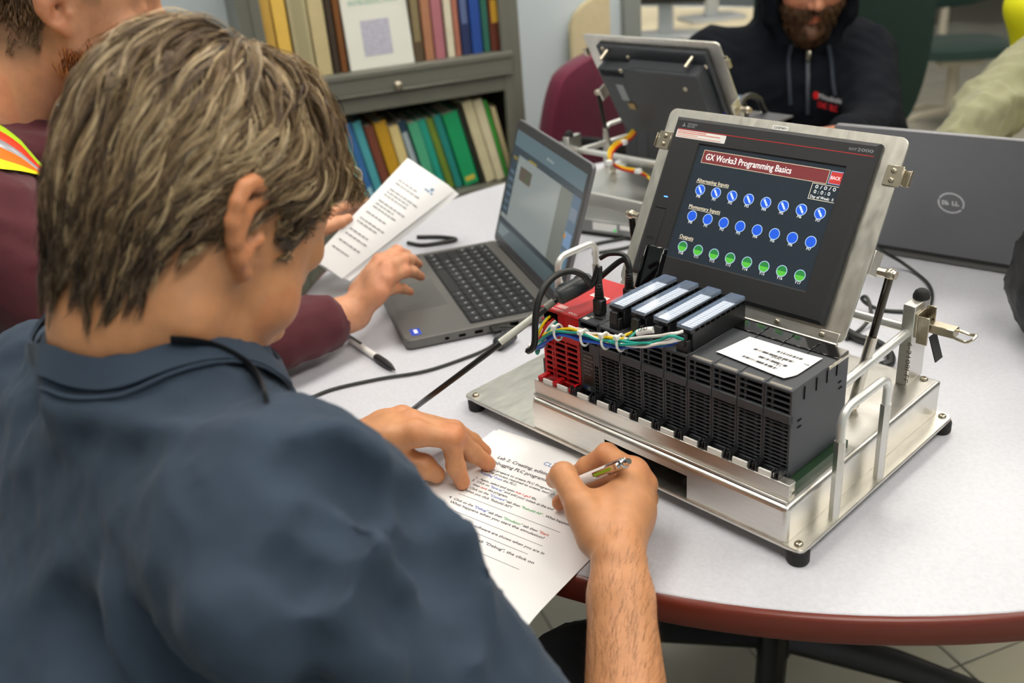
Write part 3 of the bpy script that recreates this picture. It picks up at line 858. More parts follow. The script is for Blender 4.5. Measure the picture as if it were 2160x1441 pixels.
        mb.tube([(.0295, .0553, zt + .0008), (.0310, .0536, zt + .0008), (.0330, .0536, zt + .0008)], .0002, 5); mb.cyl((.0257, .0553, zt + .0005), (.0257, .0553, zt + .0009), .0009, n=10)
        mb.build('usb_symbol', m_plcd, be)
        MB().prism(rrect(.1325, .1512, .1960, .2008, .001), 0, .0002).build('label', m_lab, pa)
        text('DISP401', .0034, basis((.1344, .1972, .0003), (1, 0, 0), (0, 1, 0)), m_dk, pa, fit=.0145)
    # gas struts between panel and box
    for x, sd in ((.2990, 1), (-.0190, -1)):
        def L(y_, z_): return T @ Vector((0, y_, z_))
        a = Vector((x, T.translation.y + .084 * math.sin(theta) + .004, T.translation.z + .084 * math.cos(theta) - .010)); b = Vector((.2795 if sd > 0 else .0050, .1640, .0640))
        m1 = a.lerp(b, .46)
        st = MB().cyl(a, m1, .0040, n=14).build('gas_strut', mat('strut_rod', '55524e', .14, 1.0), R)
        MB().cyl(m1, b, .0053, n=16).build('strut_barrel', m_steel, st)
        mb = MB(); mb.cyl(a + Vector((-sd * .012, 0, 0)), a + Vector((sd * .006, 0, 0)), .0042, n=12); mb.ball(a, .0058, 12); mb.build('ball_joint', m_nick, st)
        mb = MB(); mb.ball(b, .0062, 12); mb.cyl(b, (b.x, b.y, .0559), .004, n=10); mb.build('ball_joint', m_nick, st)
        xx = .2798 if sd > 0 else -.0025
        MB().box(xx - sd * .002, xx + sd * .0012, .072, .096, -.022, -.003, .0004).build('strut_bracket', m_alus, pa)
    return R, cpu, T

RIG, CPU, TPAN = build_trainer((0, 0, .74), 0.0, TH, 'silver controller trainer with its lit touch screen facing the camera')
RIG2, CPU2, TPAN2 = build_trainer((-.2157, .8526, .74), 3.1523, .5248, 'silver controller trainer at the far side seen from behind its panel', front=False)
# ================================================================ things on the table
m_paper = mat('paper', 'f7f7f8', .7)
m_ink = mat('ink_black', '1c1c20', .7); m_inkb = mat('ink_blue', '3d68c8', .7); m_inkr = mat('ink_red', 'd13a33', .7); m_inkg = mat('ink_green', '3ea558', .7)
INK = dict(k=m_ink, b=m_inkb, r=m_inkr, g=m_inkg)

def worksheet(name, label, parent_loc, rz, z0, drop=True):
    """letter sheet: origin at its top-left corner, local x along the text, local y up the page"""
    R = empty(name, parent_loc, rz, label, 'paper')
    return R

def sheet_z(x, y):           # the near end of the sheet hangs a little below the table edge
    d = max(0, -y - .215); return -d * d * 3.2

def sheet_mesh(w, h, zf, t=.00025, nx=4, ny=24):
    mb = MB(); V = []
    for s_ in (0, 1):
        for j in range(ny + 1):
            for i in range(nx + 1):
                x, y = w * i / nx, -h * j / ny; V.append((x, y, zf(x, y) + t * s_))
    q = (nx + 1) * (ny + 1); F = []
    for j in range(ny):
        for i in range(nx):
            a = j * (nx + 1) + i; F.append((a, a + 1, a + nx + 2, a + nx + 1)); F.append((q + a, q + a + nx + 1, q + a + nx + 2, q + a + 1))
    per = [i for i in range(nx + 1)] + [j * (nx + 1) + nx for j in range(1, ny + 1)] + [ny * (nx + 1) + i for i in range(nx - 1, -1, -1)] + [j * (nx + 1) for j in range(ny - 1, 0, -1)]
    for k in range(len(per)):
        a, b = per[k], per[(k + 1) % len(per)]; F.append((a, q + a, q + b, b))
    mb.put(V, F); return mb

PTL = az(1052, 906, .7406); PA = math.radians(9.6)
under = empty('lab_sheet', (PTL[0] - .0035, PTL[1] - .004, .7402), PA + .012, 'white sheet lying underneath the lab worksheet, its left edge peeking out', 'paper')
sheet_mesh(.2159, .2794, sheet_z).build('page', m_paper, under)
ws = empty('lab_worksheet', (PTL[0], PTL[1], .7408), PA, 'printed lab worksheet under the writing man\'s hands', 'paper')
sheet_mesh(.2159, .2794, sheet_z).build('page', m_paper, ws)
def line(y, segs, x0, x1, size=.0048, par=None, bold=0.0):
    """segs: list of (text, ink), spread from x0 to x1 on the page"""
    par = par or ws; os_ = []; x = 0; bold = size * .012
    for s_, k in segs:
        o = text(s_, size, Matrix.Identity(4), INK[k], par, bold=bold, ex=.00003); os_.append((o, x)); x += ADV[o.name] + size * .30
    f_ = (x1 - x0) / (x - size * .30)
    for o, x in os_:
        o.matrix_local = basis((x0 + x * f_, -y, sheet_z(0, -y) + .0004), (1, 0, 0), (0, 1, 0)) @ Matrix.Diagonal((f_, 1, 1, 1))
line(.0500, [('Lab 2: Creating, editing and', 'k')], .0355, .1180, .0074)
line(.0600, [('debugging PLC programs', 'k')], .0355, .1080, .0074)
line(.0715, [('As you prepare to create PLC Programs it is time', 'k')], .0340, .1440)
line(.0770, [('with the process required to create, test, and', 'k')], .0340, .1330)
line(.0825, [('"Reading" from', 'b'), ('the PLC.', 'k')], .0360, .0860)
line(.0925, [('1.  Again, select and open', 'k'), ('Init-1.gx3', 'r'), ('file.', 'k')], .0385, .1190)
line(.0980, [('2.  Click on', 'k'), ('"Save as"', 'b'), ('and add your initials at the end', 'k')], .0385, .1430)
line(.1040, [('then', 'k'), ('save', 'r'), ('the program.', 'k')], .0445, .0905)
line(.1105, [('3.  Click on the', 'k'), ('"Convert"', 'b'), ('tab then', 'k'), ('"Rebuild All"', 'g'), ('. What happens', 'k')], .0385, .1720)
line(.1165, [('when you click "Rebuild All"?', 'k')], .0445, .1045)
line(.1345, [('4.  Click on the', 'k'), ('"Debug"', 'b'), ('tab then', 'k'), ('"Simulator"', 'g'), ('tab then', 'k'), ('"Start', 'r')], .0367, .1630)
line(.1405, [('What happens when you start the simulation?', 'k')], .0430, .1615)
line(.1595, [('5.  Describe what the software are shows when you are in', 'k')], .0385, .1750)
line(.1755, [('6.  To stop, click on the tab "Debug", the click on', 'k')], .0385, .1745)
mb = MB()
for y, a, b in ((.1235, .042, .170), (.1495, .042, .167), (.1665, .042, .162), (.1885, .042, .168)):
    mb.box(a, b, -y - .00018, -y + .00018, sheet_z(0, -y) + .00035, sheet_z(0, -y) + .00045)
mb.build('answer_lines', m_ink, ws)
text('CLAI', .0092, basis((.0865, -.0350, .0004), (1, 0, 0), (0, 1, 0)), mat('logo_blue', '3f7fc4', .6), ws, fit=.0190)
MB().put([(.0960, -.0275, .0004), (.1120, -.0230, .0004), (.1085, -.0170, .0004), (.1030, -.0185, .0004)], [(0, 1, 2, 3)]).build('logo_swoosh', mat('logo_mid_blue', '1d63b5', .6), ws)
MB().put([(.1000, -.0290, .0004), (.1125, -.0280, .0004), (.1130, -.0255, .0004), (.1080, -.0262, .0004)], [(0, 1, 2, 3)]).build('logo_swoosh', mat('logo_yellow', 'f2b632', .6), ws)

# label sheet lying on the rack
zz = .8992
q = [az(1510, 745, zz), az(1581, 710, zz + .001), az(1735, 757, zz + .001), az(1663, 806, zz)]
O = q[0]; R = empty('barcode_sheet', (O[0], O[1], zz), 0, 'white sticker sheet with barcodes lying on the rack of dark modules', 'label')
def bl(u, v):
    p = (q[0] * (1 - u) + q[1] * u) * (1 - v) + (q[3] * (1 - u) + q[2] * u) * v
    return np.array([p[0] - O[0], p[1] - O[1], .0007 + .0075 * max(0, .16 - u) ** 1.2 + .004 * max(0, v - .82)])
mb = MB(); NU, NV = 12, 14; V = []
for s_ in (0, 1):
    for j in range(NV + 1):
        for i in range(NU + 1):
            u, v = i / NU, j / NV
            if v > .9 and u < .25: v = .9 + (v - .9) * (.4 + .6 * u / .25)
            p = bl(u, v); V.append((p[0], p[1], p[2] + .0002 * s_))
qn = (NU + 1) * (NV + 1); F = []
for j in range(NV):
    for i in range(NU):
        a = j * (NU + 1) + i; F.append((a, a + 1, a + NU + 2, a + NU + 1)); F.append((qn + a, qn + a + NU + 1, qn + a + NU + 2, qn + a + 1))
mb.put(V, F); mb.build('sheet', m_paper, R)
mb = MB()
def bar(u0, u1, v0, v1):
    mb.put([bl(u, v) + (0, 0, .0004) for u, v in ((u0, v0), (u1, v0), (u1, v1), (u0, v1))], [(0, 1, 2, 3)])
for u0, va, vb in ((.74, .50, .84), (.56, .26, .80), (.36, .42, .80), (.18, .28, .74)):
    v = va
    while v < vb:
        w = random.uniform(.003, .012); bar(u0, u0 + .075, v, v + w); v += w + random.choice((.003, .004, .012))
tag(mb.build('barcode_print', m_dk, R), kind='stuff')
for u, v, s_ in ((.50, .52, '1R7CPU A'), (.30, .66, '5 Z A'), (.62, .92, 'R08')):
    text(s_, .003, basis(bl(u, v) + (0, 0, .0005), (q[2] - q[1]), (q[1] - q[0])), m_dk, R)

# pens
def write_pen():
    a = az(1156, 1042, .7425); b = ad(1327, 973, .852); d = (b - a) / np.linalg.norm(b - a); L = np.linalg.norm(b - a)
    R = empty('writing_pen', a, 0, 'white ballpoint pen with chrome clip held in the writing hand', 'pen')
    side = nrm(np.cross(d, (0, 0, 1))); up = nrm(CAM_C - a - d * ((CAM_C - a) @ d)); side = np.cross(d, up) * -1
    M = basis((0, 0, 0), side, d); M = Matrix([[side[i], up[i], d[i], 0] for i in range(3)] + [[0, 0, 0, 1]])
    w = mat('pen_white', 'f2f2f0', .25, coat=.4); ch = mat('chrome', 'd8d8d8', .06, 1.0)
    MB().lathe([(.0045, .018), (.0052, .03), (.0052, L - .034)], 20).build('barrel', w, R, M=M)
    MB().lathe([(.0006, 0), (.0008, .004), (.0018, .006), (.0043, .018), (.0046, .0185)], 18).build('tip', ch, R, M=M)
    MB().lathe([(.0053, L - .034), (.0055, L - .030), (.0055, L - .010), (.0050, L - .007), (.0036, L - .0065), (.0034, L - .003), (.0028, L), (.0002, L)], 20).build('cap', ch, R, M=M)
    mb = MB(); mb.prism(rrect(-.0028, .0028, L - .052, L - .012, .0012), .0062, .0076, M=M @ Matrix([[1, 0, 0, 0], [0, 0, 1, 0], [0, 1, 0, 0], [0, 0, 0, 1]]))
    mb.box(-.0026, .0026, .004, .0076, L - .016, L - .010, M=M); mb.build('clip', ch, R)
    MB().prism(rrect(-.0014, .0014, L - .050, L - .020, .0008), .0076, .00785, M=M @ Matrix([[1, 0, 0, 0], [0, 0, 1, 0], [0, 1, 0, 0], [0, 0, 0, 1]])).build('clip_inlay', mat('lime_inlay', '8fbf1a', .3), R)
    return R
write_pen()
a = az(733, 712, .7455); b = az(834, 781, .7455); d = nrm(b - a); L = np.linalg.norm(b - a)
R = empty('ballpoint_pen', a, 0, 'white clip pen with black grip lying by the maroon sleeve', 'pen')
side = np.array([d[1], -d[0], 0]); M = Matrix([[side[i], (0, 0, 1)[i], d[i], 0] for i in range(3)] + [[0, 0, 0, 1]])
MB().lathe([(.0046, .012), (.0050, .03), (.0050, L * .62)], 18).build('barrel', mat('pen_white', 'f2f2f0', .25), R, M=M)
MB().lathe([(.0050, L * .62), (.0055, L * .66), (.0056, L * .80), (.0049, L * .88), (.0022, L * .96), (.0005, L)], 18).build('grip', mat('pen_grip', '232325', .5), R, M=M)
MB().lathe([(.0022, 0), (.0030, .001), (.0030, .012), (.0048, .0125)], 16).build('plunger', mat('pen_blue', '2a3f8c', .3), R, M=M)
MB().box(-.0018, .0018, .0052, .0066, .006, .044, .0004, M=M).build('clip', mat('pen_black', '18181a', .3), R)

# ---------------------------------------------------------------- laptops
m_lap = mat('laptop_grey', '6d6c69', .42, .35, bump=.03, bscale=1500)
m_key = mat('laptop_key', '1b1d1f', .5); m_keyw = mat('key_print', 'aab0b4', .5)
m_lid = mat('laptop_lid', '77787b', .45, .4, bump=.03, bscale=1800)
def build_laptop(name, loc, rz, W_, D_, H_, tilt, label, back=False):
    """origin at the front-right corner of the base on the table, local -x to its left side, local y to its hinge"""
    R = empty(name, loc, rz, label, 'laptop')
    MB().prism(rrect(-W_, 0, 0, D_, .010), .002, .0165, b=.0012).build('base', m_lap, R)
    ft = MB()
    for x in (-W_ + .02, -.03):
        for y in (.02, D_ - .025): ft.box(x - .015, x + .015, y - .004, y + .004, 0, .0022, .0006)
    ft.build('feet', m_rub, R)
    if not back:
        MB().prism(rrect(-W_ + .012, -.012, D_ * .42, D_ - .022, .003), .0160, .01665).build('key_bed', mat('key_bed', '1d1f21', .6), R)
        kx0, kx1, ky0, ky1 = -W_ + .014, -.014, D_ * .42 + .002, D_ - .024
        cols, rows = 15, 6; cw = (kx1 - kx0) / cols; rh = (ky1 - ky0) / rows; k0 = None
        for r in range(rows):
            c = 0
            while c < cols:
                wide = 1
                if r == 0 and c == 4: wide = 5
                if r in (1, 2) and c == 0: wide = 2
                if k0 is None or wide > 1:
                    k = MB().box(.0008, cw * wide - .0008, .0008, rh - .0008, 0, .0016, .0005).build('key', m_key, R)
                    if wide == 1:
                        MB().box(cw * .35, cw * .5, rh * .5, rh * .72, .0016, .00165).build('legend', m_keyw, k); k0 = k
                else: k = dup(k0, R)
                k.location = (kx0 + c * cw, ky0 + r * rh, .0166); c += wide
        MB().prism(rrect(-W_ * .62, -W_ * .30, .008, D_ * .37, .003), .0160, .0167).build('touchpad', mat('touchpad', '5f5e5b', .35, .3), R)
        MB().box(-.034, -.012, .012, .026, .0163, .0167).build('sticker', mat('blue_sticker', '2447c4', .4), R)
        MB().box(-.030, -.018, .017, .022, .0167, .0168).build('sticker', m_lab, R)
        mb = MB()
        for y, w, h in ((.055, .006, .004), (.075, .010, .004), (.098, .012, .0045), (.125, .012, .0045), (.150, .013, .006)): mb.box(-.002, .0004, y, y + w, .006, .006 + h)
        mb.build('side_ports', m_plcd, R)
    c, s_ = math.cos(tilt), math.sin(tilt)
    M = basis((0, D_ - .004, .0150), (1, 0, 0), (0, s_, c))        # local y up the lid, local z towards the user
    ld = MB().prism(rrect(-W_, 0, .004, H_, .008), -.0062, 0, b=.0008).build('lid', m_lid, R, M=M)
    MB().cyl((-W_ * .9, .001, -.003), (-W_ * .1, .001, -.003), .0048, n=12).build('hinge', m_rub, ld)
    MB().prism(rrect(-W_ + .0015, -.0015, .006, H_ - .0015, .006), 0, .0006).build('screen_bezel', mat('dark_bezel', '38383a', .35), ld)
    if not back:
        a, b, e, f = -W_ + .010, -.010, .018, H_ - .016
        MB().box(a, b, e, f, .0006, .0009).build('display', mat('display_grey', '8c9799', .2, emit=.30), ld)
        def pane(x0, x1, y0, y1, col, em=.3, z=.0009):
            MB().box(a + (b - a) * x0, a + (b - a) * x1, e + (f - e) * y0, e + (f - e) * y1, z, z + .0001).build('window_pane', mat('pane_' + col, col, .3, emit=em), ld)
        pane(0, 1, .86, 1, '5c7480', .25); pane(0, 1, .80, .86, '2f3f4c', .2); pane(0, .10, .22, .80, '2c3f4e', .2); pane(.90, 1, .16, .80, '4d6a86', .25)
        pane(.74, .90, .16, .80, '6d7670', .25); pane(0, 1, .13, .18, '22323f', .2); pane(0, 1, .0, .13, '53656e', .22); pane(.16, .34, .60, .72, '5b5248', .2, .0011)
        pane(.28, .30, .62, .70, '40683f', .2, .0012); pane(.02, .09, .74, .77, '8a7a33', .2, .0011); pane(.26, .38, .80, .82, '9b8a3a', .2, .0011)
        pane(.905, .99, .60, .70, '6d7f94', .25, .0011); pane(.905, .99, .38, .50, '6f94bd', .3, .0011); pane(.905, .99, .20, .34, '5c8099', .3, .0011); pane(.90, .92, .44, .48, 'c98a2a', .3, .0012)
        for k in range(6): pane(.015, .085, .26 + .07 * k, .285 + .07 * k, '587089', .22, .0011)
        for k in range(3): pane(.02, .12 + .03 * k, .03 + .03 * k, .045 + .03 * k, '93a3aa', .22, .0011)
        text('GX Works3', .006, basis((a + .15, f - .016, .0012), (1, 0, 0), (0, 1, 0)), mat('screen_soft', 'b9c2c2', .5, emit=.3), ld)
    else:
        lg = mat('logo_silver', 'cfd0d1', .3, .5)
        cx, cy = -W_ / 2, H_ * .5 - .006; mb = MB()
        for a0, a1 in ((22, 205), (216, 376)):
            A = [math.radians(a0 + (a1 - a0) * k / 24) for k in range(25)]
            o = [(cx + .0182 * math.cos(t), cy + .0182 * math.sin(t)) for t in A]; i_ = [(cx + .0158 * math.cos(t), cy + .0158 * math.sin(t)) for t in A]
            V = [(x, y, -.0062) for x, y in o + i_] + [(x, y, -.0067) for x, y in o + i_]; F = []
            for k in range(24): F += [(50 + k, 51 + k, 76 + k, 75 + k), (k, 50 + k, 51 + k, k + 1), (25 + k, 26 + k, 76 + k, 75 + k)]
            mb.put(V, F)
        mb.build('logo_ring', lg, ld)
        text('D', .0098, basis((cx + .0128, cy - .0035, -.0066), (-1, 0, 0), (0, 1, 0)), lg, ld, bold=.0006)
        o = text('E', .0084, basis((cx + .0064, cy - .0042, -.0066), (-.86, .5, 0), (.5, .86, 0)), lg, ld, bold=.0006)
        text('LL', .0098, basis((cx - .0010, cy - .0035, -.0066), (-1, 0, 0), (0, 1, 0)), lg, ld, bold=.0006)
    return R
LP0 = np.array([-.300, .026, .74])
LAP = build_laptop('open_laptop', LP0, math.radians(64 - 90), .325, .228, .212, math.radians(17), 'grey laptop open with its keyboard and screen, being typed on')
A = az(1850, 530, .742); u = np.array([.9918, .1276, 0]); un = np.array([-u[1], u[0], 0])
# the far laptop faces away: its lid back is towards the camera and leans towards it
LO = A + u * (-.052) + un * (.224 - .004) ; 
LAP2 = build_laptop('open_laptop', (LO[0], LO[1], .74), math.atan2(u[1], u[0]) + PI, .326, .224, .2175, math.radians(20.5), 'grey laptop seen from behind its lid, right of the touch screen', back=True)

# grey network box with a white label beyond the open laptop
a = az(1246, 497, .74); b = az(1352, 512, .74); d = nrm(b - a)
R = empty('adapter_box', a, math.atan2(d[1], d[0]), 'small grey electronic box with white stickers beyond the laptop screen', 'device')
MB().box(-.10, .085, 0, .07, .006, .030, .002).build('case', mat('device_grey', '8b8d8c', .4, .4), R)
MB().box(-.10, .085, .001, .069, .0, .006).build('base', m_rub, R)
MB().box(.005, .052, -.0004, .0002, .012, .026).build('label', m_lab, R); MB().box(.058, .078, -.0004, .0002, .018, .026).build('label', m_lab, R)
MB().box(.046, .0505, -.0006, -.0003, .013, .0175).build('status_lamp', mat('green_led', '22c05a', .4, emit=1.0), R)

# ---------------------------------------------------------------- cables
m_cab = mat('cable_black', '1b1c1b', .38); m_cabg = mat('cable_dark_green_grey', '2a2d28', .45); m_fer = mat('ferrite_shell', '2e3236', .4)
def cable(name, label, pts, r, m=m_cab, parent=None, sm=7, n=10, cat='cable'):
    P = [np.asarray(p, float) for p in pts]
    if parent is None:
        R = empty(name, P[0], 0, label, cat); MB().tube(P, r, n, sm=sm).build('cord', m, R, off=P[0]); return R
    return MB().tube(P, r, n, sm=sm).build(name, m, parent)
def W(*q): return az(*q)
c1 = cable('ferrite_usb_cable', 'thin black cable with a ferrite lump running from the laptop to the table edge',
           [(-.246, .140, .750), az(1083, 690, .748), az(1070, 706, .748), az(1040, 728, .747), az(1000, 748, .743), az(900, 782, .743), az(800, 799, .743), az(705, 820, .743), az(650, 842, .743), az(606, 866, .743), az(560, 893, .741), az(545, 905, .70)], .0021, m_cabg)
o = np.array(c1.location)
a, b = az(1048, 728, .750), az(1082, 704, .750)
mb = MB(); d = nrm(b - a); mb.tube([a - o, a + d * .004 - o, b - d * .004 - o, b - o], [.0060, .0098, .0098, .0060], 14); mb.build('ferrite', m_fer, c1)
MB().box(-.004, .020, -.006, .006, -.0025, .0035, .001, M=basis((0, 0, 0), (.9, -.43, 0), (.43, .9, 0))).build('plug', m_cab, c1)

# thick cable running from the rack down to the writing man, with a clear label sleeve
P0 = np.array(ad(1240, 590, 1.035)); 
pts = [np.array([.0705, .062, .915]), np.array([.071, .064, .932]), np.array([.060, .066, .944]), ad(1250, 598, 1.02), ad(1222, 603, 1.01), ad(1190, 622, 1.005), ad(1150, 652, 1.00), ad(1090, 699, 1.00), ad(1040, 737, 1.005), ad(960, 797, 1.025), ad(905, 838, 1.06), az(868, 866, .7475), az(838, 890, .7437), az(790, 918, .7437), az(720, 940, .7437)]
c2 = cable('sleeved_cable', 'thick black cable with a clear label sleeve slanting down from the rack', pts, .0032)
o = np.array(c2.location)
a, b = ad(1181, 630, 1.0045), ad(1244, 584, 1.012); a = ad(1176, 627, .985); b = ad(1246, 590, .995)
mb = MB(); d = nrm(b - a); L = np.linalg.norm(b - a)
mb.tube([a - o, a + d * .003 - o, a + d * L * .48 - o, a + d * L * .52 - o, b - d * .003 - o, b - o], [.0075, .0095, .0098, .0098, .0095, .0075], 16)
for t in (.25, .75):
    mb.box(-.004, .004, -.004, .004, .0085, .0106, .0005, M=basis(a + d * L * t - o, d, (0, 1, 0)))
mb.build('ferrite', m_fer, c2)
mb = MB(); mb.tube([ad(1128, 667, .996) - o, ad(1095, 692, .996) - o, ad(1055, 722, .999) - o], .0037, 12); mb.build('label_sleeve', mat('sleeve_white_glint', 'e9ebdf', .25, alpha=.8), c2)  # the clear sleeve's white reflection is painted on as its colour
mb = MB(); mb.tube([ad(1168, 636, .998) - o, ad(1150, 649, .998) - o], .0042, 12); mb.build('clear_sleeve', mat('clear_sleeve', '9a9a90', .2, alpha=.7), c2)

# grey jacketed lead looping from the controller socket down to the wire bundle
def pluglead(name, label, base, pts, r):
    b = np.array(base)
    R = empty(name, b, 0, label, 'cable')
    MB().tube([np.asarray(p, float) - b for p in pts], r, 10, sm=8).build('cord', m_cab, R)
    mb = MB(); mb.box(-.0062, .0062, -.0055, .0055, 0, .018, .002); mb.box(-.0048, .0048, -.0042, .0042, -.004, .001, .0005)
    for k in range(7): mb.lathe([(.0052 - .00025 * k, .0175 + .0030 * k), (.0052 - .00025 * k, .0192 + .0030 * k), (.0036, .0196 + .0030 * k), (.0036, .0206 + .0030 * k)], 14)
    mb.build('plug', m_cab, R); return R
bx = np.array([.0665, .0205, .900])
pluglead('looped_lead', 'black lead arching from the controller socket down beside the red module', bx,
         [bx + (0, 0, .036), bx + (-.001, .002, .052), ad(1249, 600, .975), ad(1230, 581, .968), ad(1205, 572, .962), ad(1175, 580, .956), ad(1150, 604, .952), ad(1134, 640, .950), ad(1129, 680, .952), ad(1128, 720, .958), ad(1122, 736, .962), ad(1113, 741, .966)], .0034)
b2 = np.array([.0735, .060, .900])
pluglead('back_lead', 'short black lead plugged in behind the ribbed controller plug', b2, [b2 + (0, 0, .030), b2 + (-.001, .002, .042), b2 + (-.010, .004, .051), b2 + (-.026, .0, .050), b2 + (-.036, -.004, .044)], .0026)

# coloured wires from the red module along the front of the rack, tied in a bundle (parts of the trainer)
def rl(p): p = np.asarray(p, float); return p - np.array([0, 0, .74])
wy, wg, wb, wr_, ww = (mat('wire_' + n, c, .35) for n, c in (('yellow', 'f0cf10'), ('green', '1a9a8a'), ('blue', '1d4fb8'), ('red', 'b81a22'), ('white', 'efe6e0')))
main = [(1128, 725), (1145, 712), (1162, 703), (1178, 697), (1200, 698), (1220, 703), (1240, 709), (1262, 714), (1285, 717), (1310, 720), (1330, 722), (1360, 721), (1390, 717), (1415, 710)]
def run(dy, yy, i0, i1, extra=(), tail=()):
    p = [ay(x, y + dy + 2.2 * math.sin(i * 1.7 + dy), yy) for i, (x, y) in enumerate(main)][i0:i1]
    return [rl(q) for q in list(extra) + p + list(tail)]
wires = [(wy, run(-3.0, -.0125, 1, 10, tail=[ay(1318, 708, -.006), ay(1335, 700, .004)])), (wg, run(1.5, -.0145, 0, 14, tail=[ay(1440, 716, -.002)])), (wb, run(7.5, -.0125, 0, 13, tail=[ay(1430, 722, -.004)])),
         (ww, run(-8, -.0100, 4, 14, tail=[ay(1428, 703, -.004), ay(1440, 699, .002)])), (wb, run(12, -.0150, 0, 12, tail=[ay(1380, 731, -.013), ay(1420, 727, -.006)])), (ww, run(8, -.0165, 9, 13, tail=[ay(1412, 722, -.014), ay(1436, 716, -.004)])),
         (wg, run(5, -.0170, 8, 12, tail=[ay(1385, 727, -.014), ay(1416, 724, -.006)])), (ww, [rl(q) for q in (ay(1200, 693, -.008), ay(1225, 695, -.010), ay(1245, 708, -.013), ay(1270, 718, -.014), ay(1300, 724, -.0145), ay(1340, 727, -.014), ay(1400, 718, -.012), ay(1420, 706, -.006), ay(1428, 702, .0))]),
         (wg, [rl(q) for q in (ay(1320, 722, -.012), ay(1330, 712, -.009), ay(1342, 700, -.002), ay(1352, 694, .002))])]
for (px, py), m, (ex, ey) in (((1172, 662), wy, (1136, 700)), ((1166, 663), wg, (1133, 706)), ((1180, 668), wr_, (1140, 706)), ((1184, 671), ww, (1142, 712)), ((1188, 676), wg, (1146, 712)), ((1196, 676), ww, (1148, 716)), ((1200, 681), wb, (1146, 722))):
    wires.append((m, [rl(q) for q in (ay(px + 3, py - 1, .022), ay(px - 3, py, .012), ay((px * 2 + ex) / 3 - 4, (py * 2 + ey) / 3 - 3, -.002), ay((px + 2 * ex) / 3 - 3, (py + 2 * ey) / 3 - 2, -.010), ay(ex - 2, ey + 10, -.014), ay(1126, 734, -.015))]))
wires += [(wy, [rl(q) for q in (ay(1126, 731, -.014), ay(1140, 726, -.010), ay(1153, 722, .002))]), (wg, [rl(q) for q in (ay(1130, 731, -.013), ay(1131, 742, -.013), ay(1134, 746, -.012), ay(1137, 738, -.012))]), (ww, [rl(q) for q in (ay(1128, 732, -.012), ay(1143, 732, -.010), ay(1154, 729, .003))])]
for m, p in wires: MB().tube(p, .00155, 8, sm=6).build('wire', m, RIG)
tie = mat('cable_tie', 'eef0ec', .4)
for px, py in ((1178, 700), (1234, 711), (1278, 718), (1310, 722)):
    c = rl(ay(px, py + 1, -.0135)); d = rl(ay(px + 8, py + 2.5, -.0135)) - c; d = nrm(d); n_ = nrm(np.cross(d, (0, 1, 0))); mb = MB()
    mb.tube([c + .0068 * (math.cos(t) * np.array([0, 1, 0]) + 1.25 * math.sin(t) * n_) for t in np.linspace(0, 2 * PI, 17)], .0013, 6, flat=1)
    h = c + np.array([0, -.006, 0]) + n_ * (.0075 if n_[2] > 0 else -.0075)
    mb.box(-.0026, .0026, -.0022, .0022, -.0026, .0026, .0006, M=Matrix.Translation(tuple(h))); mb.build('cable_tie', tie, RIG)
c = rl(ay(1124, 732, -.0145)); MB().box(-.0045, .0045, -.0045, .0045, -.0035, .0035, .001, M=Matrix.Translation(tuple(c))).build('cable_tie', tie, RIG)
lead = MB().tube([rl(q) for q in (ay(1128, 728, -.014), ay(1121, 735, -.016), ay(1114, 740, -.017), ay(1110, 738, -.018))], .0030, 8, sm=4).build('wire', mat('wire_grey', '6e6e6c', .4), RIG)
for (p0, p1), s_ in ((((1345, 703), (1378, 696)), 'GND'), (((1398, 722), (1428, 716)), 'GND')):
    a, b = rl(ay(*p0, -.004)), rl(ay(*p1, .0)); MB().tube([a, a * .5 + b * .5 + np.array([0, 0, .0008]), b], .0034, 12, sm=3).build('wire_marker', m_lab, RIG)
    d = nrm(b - a); text(s_, .0048, basis(a + d * .0035 + np.array([0, -.0040, .0026]), d, (0, .5, .85)), m_dk, RIG)
# orange and yellow leads at the back of the far trainer
IR2 = RIG2.matrix_basis.inverted() if False else (Matrix.Translation((-.2157, .8526, .74)) @ Matrix.Rotation(3.1523, 4, 'Z')).inverted()
def r2(p): return np.array(IR2 @ Vector(tuple(p)))
wo = mat('wire_orange', 'e0761c', .4)
for k, m in enumerate((wy, wo, wy, wo, wr_)):
    dx = (k - 2) * 1.6
    MB().tube([r2(ad(x + dx, y + dx, d)) for x, y, d in ((1338, 278, 1.70), (1325, 292, 1.66), (1300, 306, 1.62), (1287, 325, 1.60), (1292, 345, 1.60), (1315, 356, 1.61), (1345, 362, 1.62), (1365, 372, 1.63), (1385, 392, 1.62))], .0022, 7, sm=5).build('wire', m, RIG2)
for x, y, d in ((1316, 300, 1.635), (1285, 343, 1.595), (1346, 361, 1.61)): MB().box(-.005, .005, -.005, .005, -.004, .004, .001, M=Matrix.Translation(tuple(r2(ad(x, y, d))))).build('cable_tie', tie, RIG2)

# cables on the table to the right of the panel and behind
cable('power_lead', 'black lead curling on the table right of the touch screen', [az(1848, 520, .80), az(1870, 535, .775), az(1900, 552, .755), az(1935, 578, .7435), az(1958, 600, .7435), az(1966, 625, .7435), az(1955, 650, .7435), az(1910, 657, .7435), az(1860, 654, .7435), az(1830, 642, .752), az(1818, 630, .762), az(1826, 626, .766), az(1834, 640, .762), az(1836, 668, .752), az(1815, 695, .7435), az(1785, 715, .7435)], .0026, m_cabg)
cable('thick_black_cable', 'thick black corrugated cable behind the silver post of the near trainer', [az(1770, 690, .747), az(1810, 712, .747), az(1850, 724, .747), az(1875, 745, .747), az(1878, 765, .747), az(1860, 772, .747)], .0058)
cable('table_cord', 'black cord lying on the table behind the open laptop', [az(860, 512, .744), az(890, 517, .744), az(930, 512, .744), az(962, 505, .744), az(930, 500, .744), az(880, 500, .744)], .0035)
